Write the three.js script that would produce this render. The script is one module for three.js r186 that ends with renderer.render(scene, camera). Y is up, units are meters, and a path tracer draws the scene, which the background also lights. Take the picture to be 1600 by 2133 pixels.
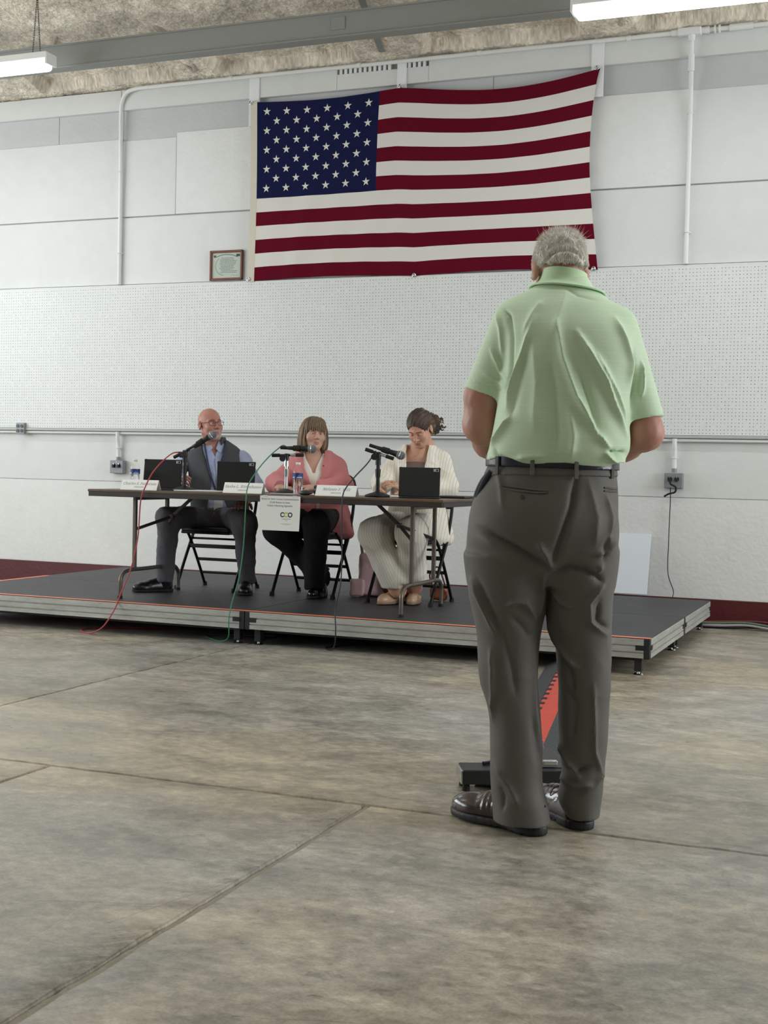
import * as THREE from 'three';
import { RoundedBoxGeometry } from 'three/addons/geometries/RoundedBoxGeometry.js';
import { mergeGeometries } from 'three/addons/utils/BufferGeometryUtils.js';
import { RectAreaLightUniformsLib } from 'three/addons/lights/RectAreaLightUniformsLib.js';
RectAreaLightUniformsLib.init();

// ------------------------------------------------------------------ camera, light, exposure
const scene = new THREE.Scene();
const camera = new THREE.PerspectiveCamera(43.1255, 1600 / 2133, 0.05, 80);
camera.position.set(1.3384, 1.0668, 9.6672);
camera.rotation.order = 'YXZ';
camera.rotation.set(-0.0315, 0.37625, 0.02347);
const renderer = new THREE.WebGLRenderer({ antialias: true });
renderer.toneMapping = THREE.LinearToneMapping;
renderer.toneMappingExposure = 1.54;
renderer.shadowMap.enabled = true;

const TUBE_LIGHT = 13.5;          // fluorescent strips (radiance of the diffuser's light)
const WINDOW_LIGHT = 3.7;       // daylight through the big frosted side windows
function areaLight(w, h, I, color, pos, target) {
  const l = new THREE.RectAreaLight(color, I, w, h);
  l.position.set(...pos); l.lookAt(...target); scene.add(l); return l;
}
// daylight: long bands of frosted windows in the two side walls (panes built further down)
areaLight(9.0, 2.2, WINDOW_LIGHT, 0xf0f5f8, [-9.38, 2.4, 6.0], [0, 2.4, 6.0]).name = 'window_daylight';
areaLight(4.0, 2.2, WINDOW_LIGHT * 1.9, 0xf0f5f8, [7.38, 2.4, 3.5], [0, 2.4, 3.5]).name = 'window_daylight_001';

// ------------------------------------------------------------------ helpers
const V = (x, y, z) => new THREE.Vector3(x, y, z);
let seedState = 12345;
function rnd() { seedState = (seedState * 1664525 + 1013904223) >>> 0; return seedState / 4294967296; }
const rr = (a, b) => a + (b - a) * rnd();
const clamp = (x, a = 0, b = 1) => x < a ? a : x > b ? b : x;
const lerp = (a, b, t) => a + (b - a) * t;
const sstep = (a, b, x) => { const t = clamp((x - a) / (b - a)); return t * t * (3 - 2 * t); };
function hash3(x, y, z) { let h = (x * 374761393 + y * 668265263 + z * 2147483647 + 1013) | 0; h = Math.imul(h ^ (h >>> 13), 1274126177); h ^= h >>> 16; return (h >>> 0) / 4294967296; }
function noise3(x, y, z) {
  const X = Math.floor(x), Y = Math.floor(y), Z = Math.floor(z); let u = x - X, v = y - Y, w = z - Z;
  u = u * u * (3 - 2 * u); v = v * v * (3 - 2 * v); w = w * w * (3 - 2 * w);
  const a = hash3(X, Y, Z), b = hash3(X + 1, Y, Z), c = hash3(X, Y + 1, Z), d = hash3(X + 1, Y + 1, Z), e = hash3(X, Y, Z + 1), f = hash3(X + 1, Y, Z + 1), g = hash3(X, Y + 1, Z + 1), h = hash3(X + 1, Y + 1, Z + 1);
  const p = a + (b - a) * u, q = c + (d - c) * u, r = e + (f - e) * u, s = g + (h - g) * u, m = p + (q - p) * v, n = r + (s - r) * v; return m + (n - m) * w;
}
function noise2(x, y, s = 0) {
  const X = Math.floor(x), Y = Math.floor(y); let u = x - X, v = y - Y; u = u * u * (3 - 2 * u); v = v * v * (3 - 2 * v); s |= 0;
  const a = hash3(X, Y, s), b = hash3(X + 1, Y, s), c = hash3(X, Y + 1, s), d = hash3(X + 1, Y + 1, s), p = a + (b - a) * u; return p + (c + (d - c) * u - p) * v;
}
function fbm2(x, y, o = 4, s = 0) { let a = 0.5, r = 0, n = 0; for (let i = 0; i < o; i++) { r += a * noise2(x, y, s + i * 7); n += a; a *= 0.5; x *= 2.03; y *= 2.03; } return r / n; }
function fbm3(x, y, z, o = 3) { let a = 0.5, r = 0, n = 0; for (let i = 0; i < o; i++) { r += a * noise3(x, y, z); n += a; a *= 0.5; x *= 2.03; y *= 2.03; z *= 2.03; } return r / n; }
// periodic value noise for tiling textures (period in cells)
function pnoise(x, y, p, s) {
  const X = Math.floor(x), Y = Math.floor(y); let u = x - X, v = y - Y; u = u * u * (3 - 2 * u); v = v * v * (3 - 2 * v);
  const x0 = X % p, x1 = (X + 1) % p, y0 = Y % p, y1 = (Y + 1) % p, a = hash3(x0, y0, s), b = hash3(x1, y0, s), c = hash3(x0, y1, s), d = hash3(x1, y1, s), q = a + (b - a) * u; return q + (c + (d - c) * u - q) * v;
}
function pfbm(u, v, p, o, s) { let a = 0.5, r = 0, n = 0; for (let i = 0; i < o; i++) { r += a * pnoise(u * p, v * p, p, s + i * 11); n += a; a *= 0.5; p *= 2; } return r / n; }

const lin = (c) => c <= 0.04045 ? c / 12.92 : Math.pow((c + 0.055) / 1.055, 2.4);
const srgbLin = (r, g, b) => [lin(r / 255), lin(g / 255), lin(b / 255)];
function dataTex(w, h, f, srgb) {      // f(u, v) -> [r,g,b] 0..255
  const d = new Uint8Array(w * h * 4);
  for (let j = 0; j < h; j++) for (let i = 0; i < w; i++) { const c = f((i + 0.5) / w, (j + 0.5) / h), k = (j * w + i) * 4; d[k] = clamp(c[0], 0, 255); d[k + 1] = clamp(c[1], 0, 255); d[k + 2] = clamp(c[2], 0, 255); d[k + 3] = 255; }
  const t = new THREE.DataTexture(d, w, h, THREE.RGBAFormat); t.wrapS = t.wrapT = THREE.RepeatWrapping; t.magFilter = THREE.LinearFilter; t.minFilter = THREE.LinearFilter;
  if (srgb) t.colorSpace = THREE.SRGBColorSpace; t.needsUpdate = true; return t;
}
const grayTex = (w, h, f) => dataTex(w, h, (u, v) => { const g = f(u, v) * 255; return [g, g, g]; });
function canvasTex(w, h, draw) {
  const c = document.createElement('canvas'); c.width = w; c.height = h; const g = c.getContext('2d'); draw(g, w, h);
  const t = new THREE.CanvasTexture(c); t.colorSpace = THREE.SRGBColorSpace; t.magFilter = THREE.LinearFilter; return t;
}
const rep = (t, x, y) => { const c = t.clone(); c.repeat.set(x, y); c.needsUpdate = true; return c; };
const std = (color, roughness = 0.7, extra = {}) => new THREE.MeshStandardMaterial({ color, roughness, ...extra });
const phys = (color, roughness = 0.7, extra = {}) => new THREE.MeshPhysicalMaterial({ color, roughness, ...extra });

const taken = new Map();
function numbered(n) { const k = taken.get(n) || 0; taken.set(n, k + 1); return k ? n + '_' + String(k).padStart(3, '0') : n; }
function sh(m) { m.castShadow = m.receiveShadow = true; return m; }
function mesh(name, geo, mat, parent) { const m = sh(new THREE.Mesh(Array.isArray(geo) ? mergeAll(geo) : geo, mat)); m.name = parent ? name : numbered(name); (parent || scene).add(m); return m; }
function meshes(name, list, mat, parent) { return list.map(g => mesh(name, g, mat, parent)); }
function tag(o, label, category, group, kind) { o.userData.label = label; o.userData.category = category; if (group) o.userData.group = group; if (kind) o.userData.kind = kind; return o; }
function thing(name, label, category, pos = [0, 0, 0], turn = 0, group) {
  const o = new THREE.Group(); o.name = numbered(name); o.position.set(...pos); o.rotation.y = turn; scene.add(o); return tag(o, label, category, group);
}
function struct(o, label, category) { o.userData.kind = 'structure'; if (label) o.userData.label = label; if (category) o.userData.category = category; return o; }
function clean(g, keepColor) {
  let q = g.index ? g : g; if (!q.attributes.normal) q.computeVertexNormals();
  if (!q.attributes.uv) q.setAttribute('uv', new THREE.BufferAttribute(new Float32Array(q.attributes.position.count * 2), 2));
  for (const k of Object.keys(q.attributes)) if (!['position', 'normal', 'uv'].includes(k) && !(keepColor && k === 'color')) q.deleteAttribute(k);
  return q;
}
function mergeAll(list) {
  const anyColor = list.some(g => g.attributes.color), allIdx = list.every(g => g.index);
  const l = list.map(g => {
    let q = allIdx ? g : (g.index ? g.toNonIndexed() : g);
    q = clean(q, anyColor);
    if (anyColor && !q.attributes.color) q.setAttribute('color', new THREE.BufferAttribute(new Float32Array(q.attributes.position.count * 3).fill(1), 3));
    return q;
  });
  return mergeGeometries(l, false);
}
const box = (w, h, d, x = 0, y = 0, z = 0) => new THREE.BoxGeometry(w, h, d).translate(x, y, z);
const rbox = (w, h, d, r, x = 0, y = 0, z = 0, s = 2) => new RoundedBoxGeometry(w, h, d, s, Math.min(r, w / 2.01, h / 2.01, d / 2.01)).translate(x, y, z);
const cyl = (r0, r1, h, x = 0, y = 0, z = 0, n = 20) => new THREE.CylinderGeometry(r0, r1, h, n).translate(x, y, z);
function tube(points, r, n = 8, seg, closed = false) {
  const c = new THREE.CatmullRomCurve3(points.map(p => Array.isArray(p) ? V(...p) : p), closed, 'centripetal');
  return new THREE.TubeGeometry(c, seg || points.length * 8, r, n, closed);
}
function rod(a, b, r0, r1 = r0, n = 10) {
  const A = V(...a), B = V(...b), d = B.clone().sub(A), L = d.length();
  const g = new THREE.CylinderGeometry(r1, r0, L, n).translate(0, L / 2, 0);
  return g.applyQuaternion(new THREE.Quaternion().setFromUnitVectors(V(0, 1, 0), d.normalize())).translate(...a);
}
function bar(a, b, w, t, up = [0, 1, 0]) {   // rectangular bar between two points; w across 'up', t along it
  const A = V(...a), B = V(...b), d = B.clone().sub(A), L = d.length(); d.normalize();
  const s = V(...up).cross(d); if (s.lengthSq() < 1e-6) s.set(1, 0, 0); s.normalize(); const u = s.clone().cross(d);
  const g = rbox(L, t, w, Math.min(w, t) * 0.2, L / 2, 0, 0, 1);
  const m = new THREE.Matrix4().makeBasis(d, u, s); m.setPosition(A); return g.applyMatrix4(m);
}
const lathe = (pts, n = 32) => new THREE.LatheGeometry(pts.map(p => new THREE.Vector2(p[0], p[1])), n);
function planeUV(g, fu, fv) { const p = g.attributes.position, uv = new Float32Array(p.count * 2); for (let i = 0; i < p.count; i++) { uv[2 * i] = fu(p.getX(i), p.getY(i), p.getZ(i)); uv[2 * i + 1] = fv(p.getX(i), p.getY(i), p.getZ(i)); } g.setAttribute('uv', new THREE.BufferAttribute(uv, 2)); return g; }
function boxUV(g) {   // uv in metres from the dominant side of each face
  const p = g.attributes.position, n = g.attributes.normal, uv = new Float32Array(p.count * 2);
  for (let i = 0; i < p.count; i++) {
    const ax = Math.abs(n.getX(i)), ay = Math.abs(n.getY(i)), az = Math.abs(n.getZ(i)), x = p.getX(i), y = p.getY(i), z = p.getZ(i);
    if (ay >= ax && ay >= az) { uv[2 * i] = x; uv[2 * i + 1] = z; } else if (ax >= az) { uv[2 * i] = z; uv[2 * i + 1] = y; } else { uv[2 * i] = x; uv[2 * i + 1] = y; }
  }
  g.setAttribute('uv', new THREE.BufferAttribute(uv, 2)); return g;
}
function grid(nu, nv, f, uvf) {      // surface f(u,v)->[x,y,z]
  const P = [], U = [], I = [];
  for (let j = 0; j <= nv; j++) for (let i = 0; i <= nu; i++) { const u = i / nu, v = j / nv; P.push(...f(u, v)); U.push(...(uvf ? uvf(u, v) : [u, v])); }
  for (let j = 0; j < nv; j++) for (let i = 0; i < nu; i++) { const a = j * (nu + 1) + i, b = a + 1, c = a + nu + 1, d = c + 1; I.push(a, b, d, a, d, c); }
  const g = new THREE.BufferGeometry(); g.setAttribute('position', new THREE.Float32BufferAttribute(P, 3)); g.setAttribute('uv', new THREE.Float32BufferAttribute(U, 2)); g.setIndex(I); g.computeVertexNormals(); return g;
}

// ------------------------------------------------------------------ distance fields and their mesher
const sCap = (a, b, ra, rb = ra) => {
  const [ax, ay, az] = a, bx = b[0] - ax, by = b[1] - ay, bz = b[2] - az, L = bx * bx + by * by + bz * bz || 1e-9, dr = rb - ra;
  return (x, y, z) => { const px = x - ax, py = y - ay, pz = z - az; let t = (px * bx + py * by + pz * bz) / L; t = t < 0 ? 0 : t > 1 ? 1 : t; const qx = px - bx * t, qy = py - by * t, qz = pz - bz * t; return Math.sqrt(qx * qx + qy * qy + qz * qz) - ra - dr * t; };
};
const sEll = (c, r, turn = 0) => {
  const [cx, cy, cz] = c, [rx, ry, rz] = r, C = Math.cos(turn), S = Math.sin(turn);
  return (x, y, z) => { let px = x - cx, py = (y - cy), pz = z - cz; if (turn) { const t = C * px - S * pz; pz = S * px + C * pz; px = t; } const a = px / rx, b = py / ry, d = pz / rz, k0 = Math.sqrt(a * a + b * b + d * d), k1 = Math.sqrt(a * a / (rx * rx) + b * b / (ry * ry) + d * d / (rz * rz)); return k1 < 1e-6 ? -Math.min(rx, ry, rz) : k0 * (k0 - 1) / k1; };
};
// upright column: rows [y, cx, cz, rx, rz] (y rising), turned by 'turn', superellipse power
const sCol = (rows, turn = 0, pw = 2.4) => {
  const C = Math.cos(turn), S = Math.sin(turn), n = rows.length;
  const hm = (k, i, t) => { // monotone-ish cubic
    const p1 = rows[i][k], p2 = rows[i + 1][k], p0 = i > 0 ? rows[i - 1][k] : p1, p3 = i + 2 < n ? rows[i + 2][k] : p2;
    const y0 = i > 0 ? rows[i - 1][0] : rows[i][0] - 1, y1 = rows[i][0], y2 = rows[i + 1][0], y3 = i + 2 < n ? rows[i + 2][0] : rows[i + 1][0] + 1, h = y2 - y1;
    const m1 = i > 0 ? (p2 - p0) / (y2 - y0) * h : (p2 - p1), m2 = i + 2 < n ? (p3 - p1) / (y3 - y1) * h : (p2 - p1);
    const t2 = t * t, t3 = t2 * t; return (2 * t3 - 3 * t2 + 1) * p1 + (t3 - 2 * t2 + t) * m1 + (-2 * t3 + 3 * t2) * p2 + (t3 - t2) * m2;
  };
  const y0 = rows[0][0], y1 = rows[n - 1][0];
  // table for speed
  const M = 160, T = new Float64Array((M + 1) * 4);
  for (let k = 0; k <= M; k++) { const y = y0 + (y1 - y0) * k / M; let i = 0; while (i < n - 2 && y > rows[i + 1][0]) i++; const t = clamp((y - rows[i][0]) / (rows[i + 1][0] - rows[i][0])); for (let q = 0; q < 4; q++) T[k * 4 + q] = hm(q + 1, i, t); }
  return (x, y, z) => {
    const f = clamp((y - y0) / (y1 - y0)) * M, i = Math.min(M - 1, f | 0), t = f - i, k = i * 4;
    const cx = T[k] + (T[k + 4] - T[k]) * t, cz = T[k + 1] + (T[k + 5] - T[k + 1]) * t, rx = T[k + 2] + (T[k + 6] - T[k + 2]) * t, rz = T[k + 3] + (T[k + 7] - T[k + 3]) * t;
    let px = x - cx, pz = z - cz; if (turn) { const q = C * px - S * pz; pz = S * px + C * pz; px = q; }
    const a = Math.abs(px / rx), b = Math.abs(pz / rz), kk = Math.pow(Math.pow(a, pw) + Math.pow(b, pw), 1 / pw), len = Math.hypot(px, pz);
    const d = kk > 1e-4 ? (kk - 1) / kk * len * (kk > 1 ? 1 : 1) : -Math.min(rx, rz); const dd = kk > 0.3 ? d : -Math.min(rx, rz) * 0.7;
    const oy = y < y0 ? y0 - y : y > y1 ? y - y1 : 0; return oy > 0 ? (dd > 0 ? Math.hypot(dd, oy) : oy) : Math.max(dd, Math.max(y0 - y, y - y1));
  };
};
const sBox = (c, h, r = 0.01) => (x, y, z) => { const a = Math.abs(x - c[0]) - h[0] + r, b = Math.abs(y - c[1]) - h[1] + r, d = Math.abs(z - c[2]) - h[2] + r; return Math.hypot(Math.max(a, 0), Math.max(b, 0), Math.max(d, 0)) + Math.min(Math.max(a, b, d), 0) - r; };
const smin = (a, b, k) => { const h = Math.max(k - Math.abs(a - b), 0) / k; return Math.min(a, b) - h * h * k * 0.25; };
const sU = (k, ...fs) => (x, y, z) => { let d = fs[0](x, y, z); for (let i = 1; i < fs.length; i++) d = smin(d, fs[i](x, y, z), k); return d; };
const sSub = (k, f, ...gs) => (x, y, z) => { let d = f(x, y, z); for (const g of gs) d = -smin(-d, g(x, y, z), k); return d; };
const sOff = (f, o) => (x, y, z) => f(x, y, z) - o;
const sCut = (f, half) => (x, y, z) => Math.max(f(x, y, z), half(x, y, z));
function sChain(pts, k = 0.02) { const fs = []; for (let i = 0; i + 1 < pts.length; i++) fs.push(sCap(pts[i].slice(0, 3), pts[i + 1].slice(0, 3), pts[i][3], pts[i + 1][3])); return fs.length > 1 ? sU(k, ...fs) : fs[0]; }
const xf = (f, m) => { const e = m.clone().invert().elements; return (x, y, z) => f(e[0] * x + e[4] * y + e[8] * z + e[12], e[1] * x + e[5] * y + e[9] * z + e[13], e[2] * x + e[6] * y + e[10] * z + e[14]); };
function meshField(f, lo, hi, h) {
  const nx = Math.ceil((hi[0] - lo[0]) / h) + 1, ny = Math.ceil((hi[1] - lo[1]) / h) + 1, nz = Math.ceil((hi[2] - lo[2]) / h) + 1;
  const G = new Float32Array(nx * ny * nz), B = 5, lim = B * h * 0.87 * 1.35;
  for (let k0 = 0; k0 < nz; k0 += B) for (let j0 = 0; j0 < ny; j0 += B) for (let i0 = 0; i0 < nx; i0 += B) {
    const c = f(lo[0] + (i0 + B / 2 - 0.5) * h, lo[1] + (j0 + B / 2 - 0.5) * h, lo[2] + (k0 + B / 2 - 0.5) * h), far = Math.abs(c) > lim;
    for (let k = k0; k < Math.min(nz, k0 + B); k++) for (let j = j0; j < Math.min(ny, j0 + B); j++) for (let i = i0; i < Math.min(nx, i0 + B); i++)
      G[(k * ny + j) * nx + i] = far ? c : f(lo[0] + i * h, lo[1] + j * h, lo[2] + k * h);
  }
  const id = new Int32Array(nx * ny * nz).fill(-1), P = []; let n = 0;
  const at = (i, j, k) => (k * ny + j) * nx + i, ED = [[0, 1], [2, 3], [4, 5], [6, 7], [0, 2], [1, 3], [4, 6], [5, 7], [0, 4], [1, 5], [2, 6], [3, 7]];
  for (let k = 0; k < nz - 1; k++) for (let j = 0; j < ny - 1; j++) for (let i = 0; i < nx - 1; i++) {
    const b = at(i, j, k); const v = [G[b], G[b + 1], G[b + nx], G[b + nx + 1], G[b + nx * ny], G[b + nx * ny + 1], G[b + nx * ny + nx], G[b + nx * ny + nx + 1]];
    let m = 0; for (let q = 0; q < 8; q++) if (v[q] < 0) m++; if (m === 0 || m === 8) continue;
    let sx = 0, sy = 0, sz = 0, c = 0;
    for (const [p, q] of ED) if ((v[p] < 0) !== (v[q] < 0)) { const t = v[p] / (v[p] - v[q]); sx += (p & 1) + ((q & 1) - (p & 1)) * t; sy += ((p >> 1) & 1) + (((q >> 1) & 1) - ((p >> 1) & 1)) * t; sz += (p >> 2) + ((q >> 2) - (p >> 2)) * t; c++; }
    id[b] = n++; P.push(lo[0] + (i + sx / c) * h, lo[1] + (j + sy / c) * h, lo[2] + (k + sz / c) * h);
  }
  const I = []; const quad = (a, b, c, d, fl) => { if (a < 0 || b < 0 || c < 0 || d < 0) return; if (fl) I.push(a, b, c, a, c, d); else I.push(a, c, b, a, d, c); };
  for (let k = 1; k < nz - 1; k++) for (let j = 1; j < ny - 1; j++) for (let i = 1; i < nx - 1; i++) {
    const b = at(i, j, k), s = G[b] < 0;
    if (s !== (G[b + 1] < 0)) quad(id[at(i, j - 1, k - 1)], id[at(i, j, k - 1)], id[b], id[at(i, j - 1, k)], s);
    if (s !== (G[b + nx] < 0)) quad(id[at(i - 1, j, k - 1)], id[at(i - 1, j, k)], id[b], id[at(i, j, k - 1)], s);
    if (s !== (G[b + nx * ny] < 0)) quad(id[at(i - 1, j - 1, k)], id[at(i, j - 1, k)], id[b], id[at(i - 1, j, k)], s);
  }
  const g = new THREE.BufferGeometry(); g.setAttribute('position', new THREE.Float32BufferAttribute(P, 3)); g.setIndex(I); g.computeVertexNormals();
  g.setAttribute('uv', new THREE.BufferAttribute(new Float32Array(n * 2), 2)); return g;
}
function paint(g, f) { // vertex colours, linear
  const p = g.attributes.position, nn = g.attributes.normal, c = new Float32Array(p.count * 3);
  for (let i = 0; i < p.count; i++) { const q = f(p.getX(i), p.getY(i), p.getZ(i), nn.getX(i), nn.getY(i), nn.getZ(i)); c[3 * i] = q[0]; c[3 * i + 1] = q[1]; c[3 * i + 2] = q[2]; }
  g.setAttribute('color', new THREE.BufferAttribute(c, 3)); return g;
}
function displace(g, f) { // move vertices along their normals
  const p = g.attributes.position, n = g.attributes.normal;
  for (let i = 0; i < p.count; i++) { const x = p.getX(i), y = p.getY(i), z = p.getZ(i), nx = n.getX(i), ny = n.getY(i), nz = n.getZ(i), d = f(x, y, z, nx, ny, nz); p.setXYZ(i, x + nx * d, y + ny * d, z + nz * d); }
  g.computeVertexNormals(); return g;
}
const segD = (x, y, a, b) => { const bx = b[0] - a[0], by = b[1] - a[1], t = clamp(((x - a[0]) * bx + (y - a[1]) * by) / (bx * bx + by * by || 1e-9)); return [Math.hypot(x - a[0] - bx * t, y - a[1] - by * t), t]; };
// folds: {p:[[x,y],...], a: height, w: half width}; seen in the x-y plane, on faces turned to +z (side=1)
function foldField(folds, side = 1) {
  return (x, y, z, nx, ny, nz) => {
    const f = sstep(-0.25, 0.35, nz * side); if (f <= 0) return 0; let d = 0;
    for (const q of folds) { let m = 9, s = 0; for (let i = 0; i + 1 < q.p.length; i++) { const [r, t] = segD(x, y, q.p[i], q.p[i + 1]); if (r < m) { m = r; s = (i + t) / (q.p.length - 1); } } if (m < q.w * 3) d += q.a * Math.exp(-Math.pow(m / q.w, 1.35)) * (q.flat ? 1 : Math.min(1, 4 * Math.min(s, 1 - s) + 0.25)); }
    return d * f;
  };
}

// ------------------------------------------------------------------ materials of the room
const paintBump = grayTex(512, 512, (u, v) => 0.5 * pfbm(u, v, 6, 4, 3) + 0.5 * pfbm(u, v * 0.999, 48, 3, 9));
const wallTone = (r, g, b, s) => dataTex(512, 512, (u, v) => { const n = pfbm(u, v, 3, 5, s) - 0.5, m = pfbm(u, v, 40, 2, s + 5) - 0.5, k = 1 + n * 0.05 + m * 0.02; return [r * k, g * k, b * k]; }, true);
const whiteTone = wallTone(229, 230, 228, 1);
const mWall = std(0xffffff, 0.62, { map: rep(whiteTone, 0.35, 0.35), bumpMap: rep(paintBump, 0.9, 0.9), bumpScale: 0.004 });
const mWallB = std(0xf6f7f7, 0.55, { map: rep(whiteTone, 0.28, 0.28), bumpMap: rep(paintBump, 0.7, 0.7), bumpScale: 0.002 });
const mWallGrey = std(0xdcdee0, 0.6, { map: rep(whiteTone, 0.31, 0.31), bumpMap: rep(paintBump, 0.8, 0.8), bumpScale: 0.003 });
const mTrim = std(0xeceeee, 0.45, { bumpMap: rep(paintBump, 0.8, 0.8), bumpScale: 0.001 });
const mHoleShade = std(0x6b4d35, 0.8);   // hardboard brown standing in for the shade inside the pegboard holes
const mRed = std(0x56191e, 0.5, { bumpMap: rep(paintBump, 0.9, 0.9), bumpScale: 0.003 });

// ------------------------------------------------------------------ floor: cast slabs with open joints
const FX0 = -9.6, FX1 = 7.6, FZ1 = 16, JZ = 5.862;
function floorMaps(x0, z0, w, d, res, near) {
  const stains = []; seedState = near ? 77 : 99;
  for (let i = 0; i < (near ? 26 : 30); i++) stains.push([x0 + rnd() * w, z0 + rnd() * d, rr(0.15, 0.7), rr(0.1, 0.4), rr(-1, 1), rr(0, 3.14)]);
  const chips = near ? [[0.245, 7.19, 0.04, 0.02], [0.4, 7.22, 0.03, 0.016], [0.83, 7.1, 0.035, 0.018], [0.28, 7.3, 0.02, 0.008], [-0.42, 6.62, 0.03, 0.006]] : [];
  const scr = []; for (let i = 0; i < 60; i++) { const a = rr(-0.5, 0.5) + (rnd() < 0.3 ? 1.4 : 0), x = x0 + rnd() * w, z = z0 + rnd() * d, l = rr(0.05, 0.5); scr.push([[x, z], [x + Math.cos(a) * l, z + Math.sin(a) * l], rr(0.0015, 0.004), rr(-0.16, 0.1)]); }
  const H = new Float32Array(res * res), R = new Float32Array(res * res);
  const tex = dataTex(res, res, (u, v) => {
    const x = x0 + u * w, z = z0 + v * d;
    const wx = x + 0.35 * (fbm2(x * 1.3, z * 1.3, 3, 50) - 0.5), wz = z + 0.35 * (fbm2(x * 1.3 + 9, z * 1.3, 3, 51) - 0.5);
    const big = fbm2(wx * 0.9, wz * 1.1, 3, 1) - 0.5, mid = fbm2(wx * 5, wz * 6.5, 5, 20) - 0.5, fine = fbm2(x * 34, z * 46, 3, 30) - 0.5, grit = noise2(x * 220, z * 220, 40) - 0.5;
    const sweep = fbm2(wx * 4 + 0.6 * wz, wz * 12, 4, 60) - 0.5;
    let k = 1 + big * 0.24 + mid * 0.34 + fine * 0.34 + grit * 0.14 + sweep * 0.26, warm = 0.5 + (fbm2(wx * 0.8, wz * 0.9, 3, 70) - 0.5) * 2.6;
    for (const s of stains) { const dx = x - s[0], dz = z - s[1], c = Math.cos(s[5]), q = Math.sin(s[5]), e = ((dx * c + dz * q) / s[2]) ** 2 + ((dz * c - dx * q) / s[3]) ** 2; if (e < 4) { const f = Math.exp(-e * 1.6) * (0.6 + 0.8 * fbm2(x * 9, z * 9, 3, 81)); k += s[4] * 0.075 * f; warm += s[4] * 0.35 * f; } }
    let hgt = 0.5 + mid * 0.3 + fine * 0.35 + sweep * 0.25;
    for (const c of chips) { const e = ((x - c[0]) / c[2]) ** 2 + ((z - c[1]) / c[3]) ** 2, b = e + 2.4 * (fbm2(x * 60, z * 60, 2, 90) - 0.5); if (b < 1) { k *= 0.9 + 0.2 * (fbm2(x * 90, z * 90, 2, 95) - 0.5); hgt -= 0.5 * (1 - b); } }
    for (const s of scr) { const bx = Math.min(s[0][0], s[1][0]) - 0.01, ex = Math.max(s[0][0], s[1][0]) + 0.01; if (x < bx || x > ex) continue; const wob = 0.008 * (noise2(x * 30, z * 30, 17) - 0.5), [q] = segD(x + wob, z - wob, s[0], s[1]); if (q < s[2]) { k += s[3] * (1 - q / s[2]); hgt -= 0.1; } }
    // trowel scoring beside the long joint
    if (near) { const jd = Math.abs(x + 0.2 + 0.01 * Math.sin(z * 9)); const f = Math.exp(-jd * 14); hgt += f * 0.9 * (fbm2((x * 0.9 + z) * 45, (z - x * 0.9) * 7, 3, 33) - 0.5); k += f * 0.22 * (fbm2((x * 0.9 + z) * 40, (z - x) * 7, 3, 34) - 0.5); }
    const i = Math.min(res - 1, Math.floor(u * res)), j = Math.min(res - 1, Math.floor(v * res)); H[j * res + i] = hgt; R[j * res + i] = 0.24 + 0.2 * (0.5 - big) + 0.2 * (0.5 + mid) * 0.6 + fine * 0.18;
    warm = clamp(warm, -0.2, 1.2);
    return [lerp(154, 163, warm) * k, lerp(151, 154, warm) * k, lerp(144, 136, warm) * k];
  }, true);
  const nearest = (A) => grayTex(res, res, (u, v) => clamp(A[Math.min(res - 1, Math.floor(v * res)) * res + Math.min(res - 1, Math.floor(u * res))]));
  const b = nearest(H), r = nearest(R);
  return std(0xffffff, 1, { map: tex, bumpMap: b, bumpScale: near ? 0.003 : 0.004, roughnessMap: r });
}
const mFloorNear = floorMaps(-1.9, 5.7, 3.4, 2.4, 1536, true);
const mFloorFar = floorMaps(-6.4, -0.1, 8, 6.2, 1152, false);
mFloorNear.envMapIntensity = 1;
const mDirt = std(0x6e675b, 0.95, { bumpMap: rep(paintBump, 3, 3), bumpScale: 0.006 });
const mPatch = std(0xa59f90, 0.85, { bumpMap: rep(paintBump, 3, 3), bumpScale: 0.004 });
const floor = struct(new THREE.Group(), 'concrete slab floor, scuffed tan and grey', 'floor'); floor.name = 'floor'; scene.add(floor);
mesh('subfloor', box(FX1 - FX0, 0.2, FZ1 + 0.2, (FX0 + FX1) / 2, -0.112, FZ1 / 2), mDirt, floor);
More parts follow.
